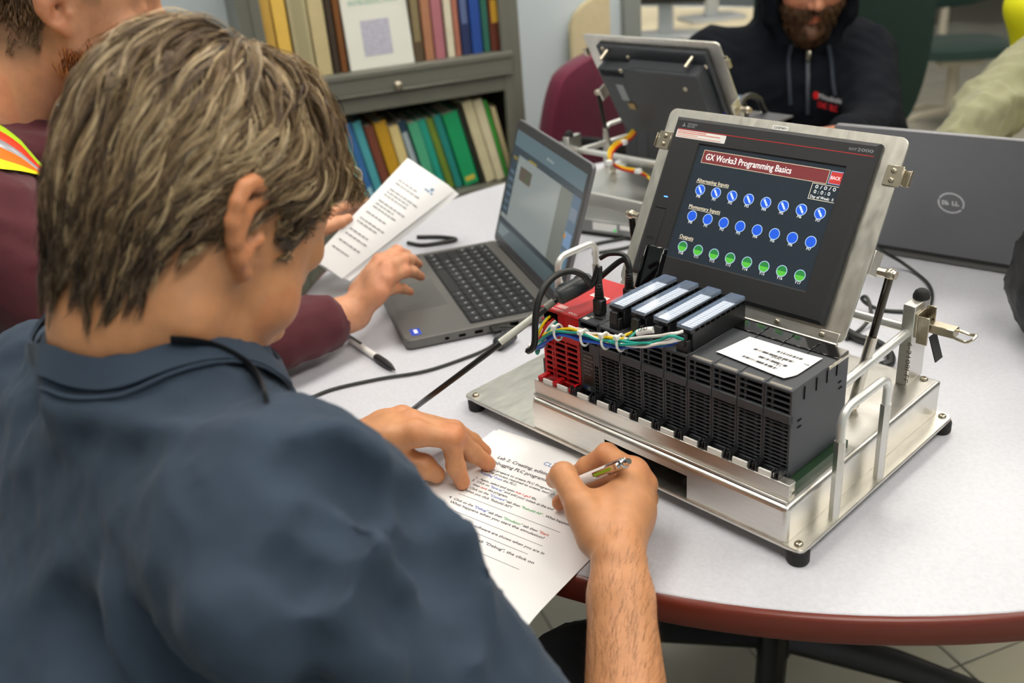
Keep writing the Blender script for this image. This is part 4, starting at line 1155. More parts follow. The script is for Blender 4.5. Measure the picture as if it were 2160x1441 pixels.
cable('far_cord', 'black cord on the table between laptop and far trainer', [az(1180, 545, .743), az(1240, 520, .743), az(1290, 508, .743), az(1350, 500, .743), az(1330, 520, .743), az(1250, 535, .743)], .0028, m_cabg)
cable('panel_hook_cable', 'black cable looping at the side of the far trainer', [ad(1560, 232, 1.62), ad(1563, 214, 1.63), ad(1580, 202, 1.65), ad(1600, 208, 1.68), ad(1608, 226, 1.70), ad(1620, 245, 1.72), ad(1640, 270, 1.74)], .0055)

# stylus-like black plate standing between rack and screen
a = ad(1385, 545, 1.085)
R = empty('usb_dongle', np.array([.071, .0895, .900]), 0, 'glossy black adapter standing upright against the lower left of the touch screen', 'adapter')
MM = basis((0, 0, 0), (1, 0, 0), (0, .42, .91))
MB().box(-.012, .012, 0, .052, -.004, .004, .0012, M=MM).build('body', m_gloss, R)
MB().box(-.0125, -.0095, .004, .050, .002, .007, .0008, M=MM).build('edge_rail', m_gloss, R)
MB().box(.0095, .0125, .004, .046, .002, .006, .0008, M=MM).build('edge_rail', m_gloss, R)
# ================================================================ bookcase
m_bc = mat('bookcase_grey', '6f7066', .45, .15, bump=.05, bscale=600)
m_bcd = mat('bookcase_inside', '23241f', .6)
BR = empty('bookcase', BK, ROT, 'grey metal bookcase with two open tiers of books by the wall', 'bookcase')
def bbox(name, *a, m=m_bc, b=.002, par=BR): return MB().box(*a, b).build(name, m, par)
bbox('side_panel', .0, .03, 0, .30, 0, 1.46); bbox('side_panel', -.645, -.610, 0, .30, 0, 1.46)
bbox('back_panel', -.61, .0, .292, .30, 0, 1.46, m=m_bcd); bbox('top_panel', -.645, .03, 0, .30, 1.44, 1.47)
bbox('shelf', -.61, 0, .006, .292, .905, .923); bbox('shelf', -.61, 0, .006, .292, .56, .585); bbox('shelf', -.61, 0, .006, .292, .26, .28); bbox('plinth', -.61, 0, .004, .29, 0, .06)
dr = bbox('flip_door', -.612, .002, -.012, .006, .872, .918); bbox('door_lip', -.612, .002, -.016, .004, .908, .922, par=dr); bbox('door_lip', -.612, .002, -.014, .004, .866, .872, par=dr)
MB().lathe([(.006, 0), (.006, .006), (.010, .010), (.010, .016), (.006, .019), (.0005, .019)], 18).build('knob', m_nick, dr, M=basis((-.303, -.012, .882), (1, 0, 0), (0, 0, 1)))
bbox('header_rail', -.612, .002, -.002, .01, .826, .864); bbox('lower_rail', -.612, .002, -.004, .01, .545, .585); bbox('corner_post', -.022, .002, -.004, .012, .28, 1.44); bbox('corner_post', -.616, -.592, -.004, .012, .28, 1.44)
mb = MB()
for z in (.30, .34): mb.box(-.59, -.022, -.002, .004, z, z + .03)
bbox('lower_door', -.592, -.022, -.003, .004, .285, .545)

m_pg = mat('page_block', 'e6dfca', .8, var=.05, scale=200)
def book(x0, x1, z, h, d, col, label, lean=0.0, title=None, tcol='d9c48a', y=.02, grp=None, hard=True):
    R = empty('book', tuple(np.array(M_room @ Vector(((x0 + x1) / 2, y, z)))), ROT, label, 'book', grp)
    w = x1 - x0 - .0015; t = min(.003, w * .18); m = mat('cover_' + col, col, .5, var=.06, scale=25)
    ML = Matrix.Translation((0, 0, .5 * w * abs(math.sin(lean)))) @ Matrix.Rotation(lean, 4, 'Y')
    mb = MB(); mb.box(-w / 2, -w / 2 + t, 0, d, 0, h, .0006); mb.box(w / 2 - t, w / 2, 0, d, 0, h, .0006); mb.box(-w / 2, w / 2, -.002, t, 0, h, .001)
    mb.build('cover', m, R, M=ML)
    MB().box(-w / 2 + t, w / 2 - t, t, d - .004, .003, h - .004).build('page_block', m_pg, R, M=ML)
    if title:
        MB().box(-w * .32, w * .32, -.0026, -.0015, h * title[0], h * title[1]).build('spine_label', mat('spine_' + tcol, tcol, .5), R, M=ML)
    return R
up = [(-.592, -.568, .25, 'c9a24a', 'tan book at the left end of the upper shelf, before the yellow one'), (-.566, -.534, .27, 'e8bf57', 'bright yellow book near the left end of the upper shelf'), (-.530, -.486, .215, 'b7ad86', 'ribbed beige binder on the upper shelf next to the yellow book'),
      (-.484, -.447, .22, 'cabb8d', 'plain cream binder on the upper shelf beside the dark brown book'), (-.444, -.428, .25, '3d3023', 'nearly black book on the upper shelf right of the cream binder'), (-.426, -.410, .26, '7a4a1c', 'brown book on the upper shelf just left of the white display booklet'),
      (-.243, -.217, .24, '5a4a35', 'dark brown book right of the white display booklet'), (-.215, -.191, .235, 'b07a5a', 'tan leather book on the upper shelf'), (-.189, -.162, .24, 'b3707a', 'dusty pink book on the upper shelf'),
      (-.157, -.137, .25, 'ddd6bd', 'cream book on the upper shelf right of the pink one'), (-.136, -.121, .235, 'b0705c', 'thin brick red book on the upper shelf'), (-.119, -.094, .25, '22305c', 'navy blue book on the upper shelf'),
      (-.092, -.064, .245, '1f4a9c', 'royal blue book on the upper shelf'), (-.062, -.044, .24, '2c6a5a', 'dark teal book on the upper shelf'), (-.042, -.008, .245, '6d3320', 'reddish brown book with a yellow band at the right end of the upper shelf')]
for i, (a, b, h, c, l) in enumerate(up):
    book(a, b, .923, h, .17, c, l, title={14: (.28, .5), 6: (.2, .8), 2: (.1, .9), 11: (.3, .6)}.get(i), tcol={14: 'd9a832', 6: '8a7c58', 2: 'a59c78', 11: '5a6a94'}.get(i, 'd9c48a'), grp='books on the upper shelf')
lo = [(-.560, -.530, .17, '2f5a1e', 'dark green book at the far left of the lower shelf', .16), (-.528, -.492, .165, '9cc41e', 'lime green book at the left of the lower shelf', .16), (-.490, -.458, .20, 'd5d8cd', 'pale grey book beside the lime green one', .17), (-.456, -.425, .205, 'c2c9c0', 'off-white book in the lower shelf left of the turquoise ones', .17),
      (-.423, -.405, .215, '5fb8b0', 'light turquoise book in the lower shelf', .18), (-.403, -.384, .215, '3a72b0', 'mid blue book between two turquoise ones', .18), (-.382, -.360, .215, '4fa8b4', 'turquoise book with blue neighbour on the lower shelf', .18), (-.358, -.335, .20, '7c4432', 'reddish brown book in the lower shelf', .17),
      (-.332, -.300, .205, 'c99a22', 'mustard yellow book in the lower shelf', .17), (-.298, -.272, .19, 'e2cf8f', 'pale yellow book beside the mustard one', .17), (-.268, -.246, .20, '1f3d52', 'navy book with white spine print in the lower shelf', .20), (-.244, -.216, .19, '4fae86', 'mint green book in the lower shelf', .19),
      (-.214, -.194, .195, '1fa08a', 'teal green book in the lower shelf', .20), (-.191, -.172, .195, '6f8a2c', 'olive green book in the lower shelf', .21), (-.170, -.150, .20, '1c8a80', 'deep teal book left of the large bright green one', .21), (-.146, -.104, .20, '12a064', 'large bright green book with gold print at its foot', .21),
      (-.100, -.088, .21, '23281f', 'thin black book right of the bright green one', .22), (-.085, -.057, .225, 'd8cfa8', 'tall cream book in the lower shelf', .21), (-.055, -.030, .225, 'e0d8b4', 'second tall cream book, right of the first', .21), (-.028, -.018, .22, '3fa83c', 'thin grass green book near the right end of the lower shelf', .21), (-.016, -.002, .20, 'cdbd92', 'beige book at the right end of the lower shelf', .20)]
for i, (a, b, h, c, l, ln) in enumerate(lo):
    book(a, b, .586, h, .16, c, l, lean=-ln, title={10: (.25, .85), 15: (.06, .12), 5: (.1, .2)}.get(i), tcol={10: 'a9b8bd', 15: 'd8c04a', 5: '9cd0d8'}.get(i, 'd9c48a'), y=.03, grp='books leaning on the lower shelf')
# white display booklet facing out
R = empty('display_booklet', tuple(np.array(M_room @ Vector((-.325, .012, .9235)))), ROT, 'white booklet with green title shown cover-out on the upper shelf', 'book')
ML = Matrix.Rotation(-.10, 4, 'X')
MB().box(-.080, .080, 0, .012, 0, .26, .001).build('cover', mat('booklet_white', 'e4e6dc', .6), R, M=ML)
MB().box(-.040, .030, -.0006, .0, .03, .112).build('picture', mat('booklet_picture', 'b9b8c8', .6, var=.15, scale=120), R, M=ML)
gm = mat('print_green', '6fae93', .6)
text('INTRODUCTION', .0155, ML @ basis((-.062, -.001, .148), (1, 0, 0), (0, 0, 1)), gm, R); text('&', .014, ML @ basis((-.005, -.001, .168), (1, 0, 0), (0, 0, 1)), gm, R); text('INSTRUMENTS', .018, ML @ basis((-.062, -.001, .188), (1, 0, 0), (0, 0, 1)), gm, R)
# a stack lying flat above the leaning books
for k, (c, l) in enumerate((('b8ad7c', 'tan book lying flat behind the leaning row'), ('2c3e6a', 'dark blue book lying flat under the tan one'))):
    pass

# ================================================================ chairs
def chair(name, loc, rz, cloth, frame_m, label, arms=True, back=(.44, .40, .62), seat_z=.45, arm_pad=None, sc=1.0, ah=.20):
    R = empty(name, loc, rz, label, 'chair'); c = mat('fabric_' + cloth, cloth, .8, var=.08, scale=40, bump=.2, bscale=500, sheen=.2)
    S = Matrix.Scale(sc, 4)
    def padded(w, d, t, bulge=.02):
        mb = MB(); V = []; F = []; N = 12
        for s_ in (0, 1):
            for j in range(N + 1):
                for i in range(N + 1):
                    u, v = 2 * i / N - 1, 2 * j / N - 1
                    k = 1 - .18 * (abs(u * v)) ** 2
                    e = (1 - abs(u) ** 4) * (1 - abs(v) ** 4)
                    V.append((w / 2 * u * k, d / 2 * v * k, (t * .5 + bulge * e) * (1 if s_ else -.6)))
        q = (N + 1) ** 2
        for j in range(N):
            for i in range(N):
                a = j * (N + 1) + i; F.append((a, a + N + 1, a + N + 2, a + 1)); F.append((q + a, q + a + 1, q + a + N + 2, q + a + N + 1))
        per = [i for i in range(N + 1)] + [j * (N + 1) + N for j in range(1, N + 1)] + [N * (N + 1) + i for i in range(N - 1, -1, -1)] + [j * (N + 1) for j in range(N - 1, 0, -1)]
        for k in range(len(per)): a, b = per[k], per[(k + 1) % len(per)]; F.append((a, b, q + b, q + a))
        return mb.put(V, F)
    padded(.49, .48, .05).build('seat', c, R, M=S @ Matrix.Translation((0, 0, seat_z)), ang=70)
    w, h, z = back
    padded(w, h, .05, .025).build('backrest', c, R, M=S @ Matrix.Translation((0, -.25, z)) @ Matrix.Rotation(math.radians(80), 4, 'X'), ang=70)
    mb = MB(); mb.tube([(0, -.02, seat_z - .05), (0, -.24, seat_z - .05), (0, -.30, seat_z + .02), (0, -.285, z)], .022, 10, sm=4, M=S); mb.build('back_bar', frame_m, R)
    MB().cyl((0, 0, .10), (0, 0, seat_z - .04), .028, n=16, M=S).build('column', frame_m, R)
    MB().box(-.10, .10, -.12, .12, seat_z - .065, seat_z - .035, .006, M=S).build('seat_plate', frame_m, R)
    if arms:
        for x in (-.27, .27):
            mb = MB(); mb.tube([(x * .75, .02, seat_z - .04), (x, .02, seat_z - .02), (x, .02, seat_z + ah)], .014, 10, sm=4, M=S); a = mb.build('arm_support', frame_m, R)
            mb = MB(); mb.tube([(x, -.14, seat_z + ah + .01), (x, -.08, seat_z + ah + .022), (x, .10, seat_z + ah + .022), (x, .15, seat_z + ah + .005)], [.018, .024, .024, .016], 12, sm=4, flat=.6, M=S); mb.build('armrest', arm_pad or frame_m, R)
    for k in range(5):
        a = 2 * PI * k / 5 + .3; x, y = math.cos(a), math.sin(a)
        lg = MB().tube([(0, 0, .105), (x * .15, y * .15, .092), (x * .29, y * .29, .062)], [.024, .020, .013], 10, flat=.8, M=S).build('leg', frame_m, R)
        mb = MB(); mb.cyl((x * .29 - y * .012, y * .29 + x * .012, .026), (x * .29 + y * .012, y * .29 - x * .012, .026), .026, n=14, M=S); mb.cyl((x * .29, y * .29, .03), (x * .29, y * .29, .07), .008, n=8, M=S); mb.build('caster', m_black, lg)
    return R
m_gar = mat('warm_grey_plastic', 'b3ad9c', .5); m_blkp = mat('black_plastic', '141415', .45)
cq = ad(1252, 190, 2.52)
chair('maroon_chair', (cq[0] + .249, cq[1] + .022, 0), math.radians(-85), '6a1a38', m_blkp, 'maroon office chair with black arms against the pale wall', back=(.42, .40, float(cq[2]) - .095), seat_z=.45, ah=.26)
g3 = ad(2030, 108, 4.55)
chair('green_chair', (g3[0] - .05, g3[1] + .05, 0), math.radians(-143), '15322c', m_gar, 'dark green office chair with grey arms alone on the far floor', back=(.50, .50, .80), seat_z=.40)
mq = ad(520, 40, 2.95)
chair('maroon_chair', (mq[0], mq[1], 0), math.radians(-95), '7a2034', m_blkp, 'second maroon chair, left of the bookcase behind the bearded typist', back=(.42, .44, float(mq[2]) - .16), seat_z=.47)
# ================================================================ desk area beyond the wall
m_desk = mat('desk_cream', 'd9cfb2', .45); m_mon = mat('monitor_dark', '2a2622', .4); m_sil = mat('silver_plastic', 'b6bbbd', .35, .5)
dk = ad(1500, 70, 3.6)
D0 = room(1.42, -.75)
DR = empty('long_desk', (D0[0], D0[1], 0), ROT + PI / 2 + .55, 'long cream desk by the far wall carrying monitors', 'desk')
MB().box(-.25, 2.6, -.40, .42, .70, .74, .004).build('desktop', m_desk, DR)
MB().box(-.252, 2.602, -.405, -.39, .695, .742, .002).build('front_edge', m_sil, DR)
for x in (-.2, 1.2, 2.5): MB().box(x - .02, x + .02, -.34, .38, 0, .70).build('leg_panel', m_desk, DR)
def on_desk(px, py): return az(px, py, .74)
def monitor(name, p, rz, label, w=.5, h=.32, back=False):
    R = empty(name, tuple(p), rz, label, 'monitor')
    MB().prism(rrect(-.12, .12, -.09, .09, .03), 0, .012, b=.002).build('foot', m_sil, R)
    MB().box(-.028, .028, -.012, .010, .01, .30, .004).build('stand', m_sil, R)
    s_ = MB().box(-w / 2, w / 2, -.03, -.012, .12, .12 + h, .004).build('housing', m_mon, R)
    MB().box(-w / 2 + .012, w / 2 - .012, -.0312, -.03, .135, .12 + h - .014).build('screen', mat('dark_screen', '3a3128', .25), s_)
    return R
monitor('desk_monitor', on_desk(1405, 78), math.radians(24), 'dark monitor on the cream desk left of the hooded man', w=.30)
monitor('silver_monitor', on_desk(1500, 40), math.radians(60), 'monitor on a silver stand further along the cream desk', w=.5, h=.34)
# rounded beige chair-like screen in front of the wall
p = room(.352, -.285)
R = empty('beige_panel', (p[0], p[1], 0), ROT, 'beige partition panel with a rounded corner against the pale wall', 'partition')
MB().prism([(-.062, 0), (.062, 0), (.062, 1.00), (.045, 1.0), (.015, .99), (-.02, .972), (-.045, .95), (-.062, .92)], -.012, .012, b=.003, M=Matrix.Rotation(PI / 2, 4, 'X')).build('panel', mat('beige_fabric', 'd8caa2', .8, var=.04, scale=60), R)
mb = MB(); mb.box(-.060, -.035, -.08, .015, 0, .03, .004); mb.box(.035, .060, -.08, .015, 0, .03, .004); mb.build('foot_bar', m_gar, R)
# ================================================================ people
m_skin = mat('skin', 'd9a07c', .48, attr='tint', var=.07, scale=90, bump=.25, bscale=700, sss=.06, bdist=.0006)
m_hair = mat('hair_strands', '6a5a45', .5, attr='tint', spec=.35)
m_shirt = mat('navy_tee', '3a4757', .9, var=.10, scale=14, bump=.25, bscale=1400, sheen=.06, spec=.2)
def hit(B, px, py, t0=.3, t1=3.0):
    d = ray(px, py); t = t0
    for i in range(120):
        v = B.eval((CAM_C + d * t)[None], m=.5)[0]
        if v < .0004: break
        t += max(v * .8, .0006)
        if t > t1: return None
    return CAM_C + d * t

def vnormals(V, F):
    n = np.zeros_like(V); a = np.cross(V[F[:, 2]] - V[F[:, 0]], V[F[:, 3]] - V[F[:, 1]])
    for k in range(4): np.add.at(n, F[:, k], a)
    return n / (np.linalg.norm(n, axis=1, keepdims=True) + 1e-12)

def wrinkle(V, F, amp, scale, seed=0, stretch=(1, 1, 1), sharp=1.0):
    r = np.random.default_rng(seed); d = np.zeros(len(V)); Q = V * np.asarray(stretch)
    for k in range(7):
        w = r.normal(size=3); w /= np.linalg.norm(w); f = scale * (1.0 + .55 * k); ph = r.random() * 6.3
        w2 = r.normal(size=3); w2 /= np.linalg.norm(w2)
        s_ = np.sin(Q @ w * f + ph + 1.3 * np.sin(Q @ w2 * f * .5 + ph * 2))
        d += (1 - 2 * np.abs(s_) ** sharp) / (1 + .6 * k)
    return V + vnormals(V, F) * (amp * d / 2)[:, None]

def hairline(y):
    return np.interp(y, [-.12, -.05, -.034, -.026, .012, .022, .042, .052, .10], [-.068, -.076, -.070, -.028, .038, .010, .008, .078, .103])

def scalp_roots(HB, n, seed, cond):
    r = np.random.default_rng(seed); D = r.normal(size=(n * 3, 3)); D /= np.linalg.norm(D, axis=1, keepdims=True)
    o = np.array([0, -.01, .035]); lo = np.zeros(len(D)); hi = np.full(len(D), .2)
    for i in range(18):
        m = (lo + hi) / 2; ins = HB.eval(o + D * m[:, None], m=.2) < 0; lo = np.where(ins, m, lo); hi = np.where(ins, hi, m)
    P = o + D * lo[:, None]
    return P[cond(P)][:n]

def grow(HB, P, flow, length, lift, steps, seed, wav=.0, tipout=None, wmul=None):
    """guides: walk along the flow over the head, holding each strand at its own height above the skin"""
    r = np.random.default_rng(seed); n = len(P); path = [P.copy()]; p = P.copy(); prev = None
    nz = r.normal(size=(n, 3)) * .35; ph = r.random(n) * 6.3
    for k in range(steps):
        e = 1e-3; d0 = HB.eval(p, m=.2)
        g = np.stack([HB.eval(p + np.eye(3)[a] * e, m=.2) - d0 for a in range(3)], 1); g /= np.linalg.norm(g, axis=1, keepdims=True) + 1e-9
        f = flow(p) + nz * (.5 + .5 * k / steps)
        side = np.cross(g, f); side /= np.linalg.norm(side, axis=1, keepdims=True) + 1e-9
        f = f / (np.linalg.norm(f, axis=1, keepdims=True) + 1e-9) + side * (wav * np.sin(ph + k * .9))[:, None]
        f -= (f * g).sum(1, keepdims=True) * g; f /= np.linalg.norm(f, axis=1, keepdims=True) + 1e-9
        if prev is not None: f = .55 * f + .45 * prev; f /= np.linalg.norm(f, axis=1, keepdims=True) + 1e-9
        prev = f
        t = (k + 1) / steps
        p = p + f * (length / steps)[:, None]
        tgt = lift * min(1, t * 3.2) * (1 - .25 * t)
        if tipout is not None: tgt = tgt + tipout * max(0, t - .55) ** 1.5
        p = p + g * ((tgt - HB.eval(p, m=.2)) * .8)[:, None]
        path.append(p.copy())
    return np.stack(path, 1)                                    # n, steps+1, 3

def strands_mesh(name, G, per, spread, width, pal, parent, fr, off, seed, clump=.75, curl=.0012, dark=None):
    r = np.random.default_rng(seed); n, L, _ = G.shape; t = np.linspace(0, 1, L)
    off_ = r.normal(size=(n, per, 1, 3)) * spread
    S = G[:, None] + off_ * (1 - clump * t)[None, None, :, None]
    w = r.normal(size=(n, per, 1, 3)); S = S + w * (curl * np.sin(t * 7 + 6.3 * r.random((n, per, 1))) * t)[..., None]
    cut = 1 - .35 * r.random((n, per, 1)); tt = t[None, None] * cut                 # uneven lengths
    i0 = np.clip((tt * (L - 1)).astype(int), 0, L - 2); fr_ = tt * (L - 1) - i0
    a = np.take_along_axis(S, i0[..., None], 2); b = np.take_along_axis(S, (i0 + 1)[..., None], 2); S = a + (b - a) * fr_[..., None]
    S = S.reshape(-1, L, 3); N = len(S)
    T = np.gradient(S, axis=1); T /= np.linalg.norm(T, axis=2, keepdims=True) + 1e-9
    c = S - np.array([0, -.01, .04]); U = np.cross(T, c); U /= np.linalg.norm(U, axis=2, keepdims=True) + 1e-9
    Nn = np.cross(U, T)
    ang = r.normal(size=(N, 1, 1)) * .5; U = U * np.cos(ang) + Nn * np.sin(ang)
    wd = (width * (.6 + .8 * r.random((N, 1)))) * np.clip(1.15 - t ** 3, .12, 1)[None]
    A = S - U * wd[..., None] / 2; B = S + U * wd[..., None] / 2
    V = np.stack([A, B], 2).reshape(N, L * 2, 3)
    base = (np.arange(N) * L * 2)[:, None, None]; k = (np.arange(L - 1) * 2)[None, :, None]
    F = (base + k + np.array([0, 1, 3, 2])[None, None]).reshape(-1, 4)
    gcol = r.random((n, 1)); q = np.clip(.55 * gcol + .45 * r.random((n, per)) + .0, 0, 1).reshape(-1)
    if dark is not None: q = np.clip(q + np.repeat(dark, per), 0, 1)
    P = np.array([lin(x) for x in pal]); xs = np.linspace(0, 1, len(P)); C = np.stack([np.interp(q, xs, P[:, j]) for j in range(3)], 1)
    C = np.repeat(C, L * 2, 0)
    Vw = fr[0] + V.reshape(-1, 3) @ fr[1].T
    return tag(big_mesh(name, Vw, F, m_hair, parent, off, C), kind='stuff')

def skin_tint(V, base, H=None, fr=None, scalp=None, red=(), beard=None, soft=.006):
    C = np.tile(np.array(lin(base)), (len(V), 1))
    if fr is not None:
        q = (V - fr[0]) @ fr[1]; near = np.linalg.norm(q - (0, 0, .02), axis=1) < .19
        if scalp is not None:
            w = np.clip((q[:, 2] - hairline(q[:, 1])) / soft, 0, 1) * near * (q[:, 2] > -.09) * (np.abs(q[:, 0]) < .0775)
            C = C * (1 - w[:, None]) + np.array(lin(scalp)) * w[:, None]
        if beard is not None:
            m = near & (q[:, 2] < -.026 - .16 * np.abs(.07 - q[:, 1])) & (q[:, 2] > -.125) & (q[:, 1] > -.004) & ~((np.abs(q[:, 0]) < .022) & (q[:, 2] > -.068) & (q[:, 2] < -.049))
            w = (m * np.clip((q[:, 1] + .004) / .02, 0, 1) * np.clip((-.026 - .16 * np.abs(.07 - q[:, 1]) - q[:, 2]) / .012, 0, 1))[:, None] * .8; C = C * (1 - w) + np.array(lin(beard)) * w
        ear = near & (np.abs(q[:, 0]) > .0765) & (q[:, 2] < .05)
        C[ear] *= (1.02, .89, .86)
        ey = near & (np.linalg.norm(np.abs(q) * (1, 1, 1) - (.031, .084, .014), axis=1) < .0095) & (q[:, 1] > .085)
        lip = near & (np.abs(q[:, 0]) < .022) & (q[:, 2] < -.050) & (q[:, 2] > -.067) & (q[:, 1] > .086)
        C[lip] *= (.92, .62, .6)
        ck = near & (np.linalg.norm(np.abs(q) - (.045, .07, .02), axis=1) < .03) & (q[:, 2] < .0)
        C[ck] *= (1.0, .90, .88)
    for p, rad in red:
        w = np.clip(1 - np.linalg.norm(V - np.asarray(p), axis=1) / rad, 0, 1)[:, None]; C = C * (1 - w * np.array([0, .20, .24]))
    return C

M1 = dict(head=(.041, -.383, 1.114), face=(-.11, .99), pitch=.93, roll=0.0, c7=(.036, -.452, 1.052),
    shR=(.235, -.440, .965), shL=(-.15, -.46, .915), elR=(.392, -.322, .661), elL=(-.290, -.360, .770), pelvis=(.02, -.66, .56),
    wrR=(.2429, -.1612, .779), wrL=(-.115, -.222, .782), handR=([[0.1886, -0.0772, 0.808], [0.1978, -0.075, 0.796], [0.1975, -0.0738, 0.779], [0.1986, -0.0812, 0.764]], [[[0.1489, -0.0682, 0.806], [0.1286, -0.0757, 0.787], [0.1114, -0.0812, 0.77]], [[0.1526, -0.065, 0.785], [0.1253, -0.0789, 0.768], [0.1148, -0.1034, 0.752]], [[0.154, -0.0586, 0.762], [0.1338, -0.0739, 0.752], [0.1334, -0.0994, 0.7505]], [[0.1687, -0.0711, 0.753], [0.1588, -0.0881, 0.7505], [0.1572, -0.1062, 0.7505]]], [[0.2097, -0.1502, 0.786], [0.1845, -0.145, 0.805], [0.1403, -0.1206, 0.805], [0.1147, -0.1076, 0.782]]), handL=([[-0.0284, -0.1637, 0.806], [-0.0498, -0.1531, 0.806], [-0.0781, -0.144, 0.797], [-0.1056, -0.1403, 0.78]], [[[-0.004, -0.1385, 0.797], [0.0018, -0.1407, 0.766], [0.0083, -0.1394, 0.7485]], [[-0.0077, -0.1308, 0.797], [-0.0071, -0.1109, 0.765], [0.0035, -0.0984, 0.7485]], [[-0.0303, -0.1131, 0.785], [-0.0274, -0.0933, 0.762], [-0.0186, -0.084, 0.748]], [[-0.0677, -0.1059, 0.772], [-0.0635, -0.0907, 0.757], [-0.0554, -0.0846, 0.749]]], [[-0.0704, -0.1742, 0.775], [-0.0464, -0.1731, 0.77], [-0.031, -0.1589, 0.762], [-0.0181, -0.1524, 0.754]]))
# ---------------------------------------------------------------- the man writing (seen from behind)
def man1_parts():
    H0 = frame(M1['head'], M1['face'], M1['pitch'], M1['roll'])
    B = Body()
    hp = add_head(B, H0, 1.0, ear_lean=.48)
    C7 = np.array(M1['c7']); 
    B.cone(hp((0, -.030, -.005)), C7 + (0, .030, .0), .056, .060, k=.02)
    B.cone(hp((0, .015, -.06)), C7 + (-.005, .055, -.03), .040, .048, k=.025)
    sR, eR, wR = [np.array(q) for q in (M1['shR'], M1['elR'], M1['wrR'])]
    sL, eL, wL = [np.array(q) for q in (M1['shL'], M1['elL'], M1['wrL'])]
    mid = (sR + sL) / 2
    B.cone(C7 + (0, .03, -.02), mid + (0, .02, -.06), .055, .075, k=.04)
    B.cone(sR * .85 + mid * .15, sL * .80 + mid * .2 + (0, .01, -.01), .042, .036, k=.03)
    B.cone(mid + (0, .02, -.06), np.array(M1['pelvis']), .095, .11, k=.05)
    B.chain([sR, eR], [.048, .038], k=.02)
    u = nrm(wR - eR)
    B.chain([eR, eR + (wR - eR) * .35, wR - u * .03], [.036, .037, .0275], k=.015)
    B.cone(wR - u * .03, wR, .0265, .0245, k=.01)
    B.chain([sL + (0, .01, -.012), eL], [.036, .036], k=.02)
    u = nrm(wL - eL)
    B.chain([eL, eL + (wL - eL) * .3, wL - u * .03, wL], [.039, .042, .028, .0245], k=.015)
    add_hand(B, wR, *M1['handR'], rf=1.10, palm=.0138)
    add_hand(B, wL, *M1['handL'], rf=1.16, palm=.0145)
    for W_, hd in ((wR, M1['handR']), (wL, M1['handL'])):          # knuckles and the tendons leading to them
        m = [np.array(q) for q in hd[0]]; n_ = nrm(np.cross(m[0] - m[3], W_ - m[1])); n_ = n_ if n_[2] > 0 else -n_
        for i, q in enumerate(m):
            B.ball(q + n_ * .0035, .0102 - .0006 * i, k=.006)
            if i < 3: B.cone(W_ * .45 + q * .55 + n_ * .0105, q + n_ * .0095, .0022, .0030, k=.006)
    # web of skin between thumb and forefinger, heel of the hand
    t = [np.array(q) for q in M1['handR'][2]]; m = [np.array(q) for q in M1['handR'][0]]
    dz = np.array([0, 0, .006]); B.cone(t[1] * .8 + t[0] * .2 - dz, m[0] * .75 + wR * .25 - dz * .5, .0120, .0125, k=.012); B.cone(t[1] * .7 + t[2] * .3 - dz * 1.5, m[0] * .85 + wR * .15 - dz, .0080, .0100, k=.010)
    B.cone(t[0], m[1] * .6 + wR * .4, .016, .014, k=.012)
    t = [np.array(q) for q in M1['handL'][2]]; m = [np.array(q) for q in M1['handL'][0]]
    B.cone(t[0], m[0] * .6 + wL * .4, .017, .015, k=.012); B.cone(t[1] * .7 + t[0] * .3, m[0] * .72 + wL * .28, .0125, .0135, k=.012)
    return B, H0, hp

def man1_shirt():
    S = Body()
    C7 = np.array(M1['c7'])
    sR, eR = np.array(M1['shR']), np.array(M1['elR'])
    sL, eL = np.array(M1['shL']), np.array(M1['elL'])
    mid = (sR + sL) / 2
    pel = np.array(M1['pelvis'])
    S.cone(C7 + (0, .030, -.035), mid + (0, .03, -.08), .074, .11, k=.05)
    S.cone(sR * .80 + mid * .2 + (0, 0, -.005), sL * .80 + mid * .2 + (0, 0, -.005), .068, .068, k=.06)
    S.cone(C7 + (0, .02, -.045), sR * .9 + mid * .1, .055, .062, k=.04)
    S.cone(C7 + (0, .02, -.045), sL * .9 + mid * .1, .055, .062, k=.04)
    S.cone(mid + (.06, .00, -.10), pel + (.05, 0, .05), .125, .15, k=.06)
    S.cone(mid + (-.06, .00, -.10), pel + (-.05, 0, .05), .125, .15, k=.06)
    S.cone(pel + (.05, 0, .05), pel + (.05, 0, -.15), .15, .15, k=.06)
    S.cone(pel + (-.05, 0, .05), pel + (-.05, 0, -.15), .15, .15, k=.06)
    S.ball(sL + (0, .0, -.015), .068, k=.05); S.cone(C7 + (-.01, .03, -.045), sL, .058, .062, k=.04)
    for s_, e_ in ((sR, eR), (sL, eL)):
        S.cone(s_, s_ + (e_ - s_) * .62, .080, .070, k=.045)
    return S

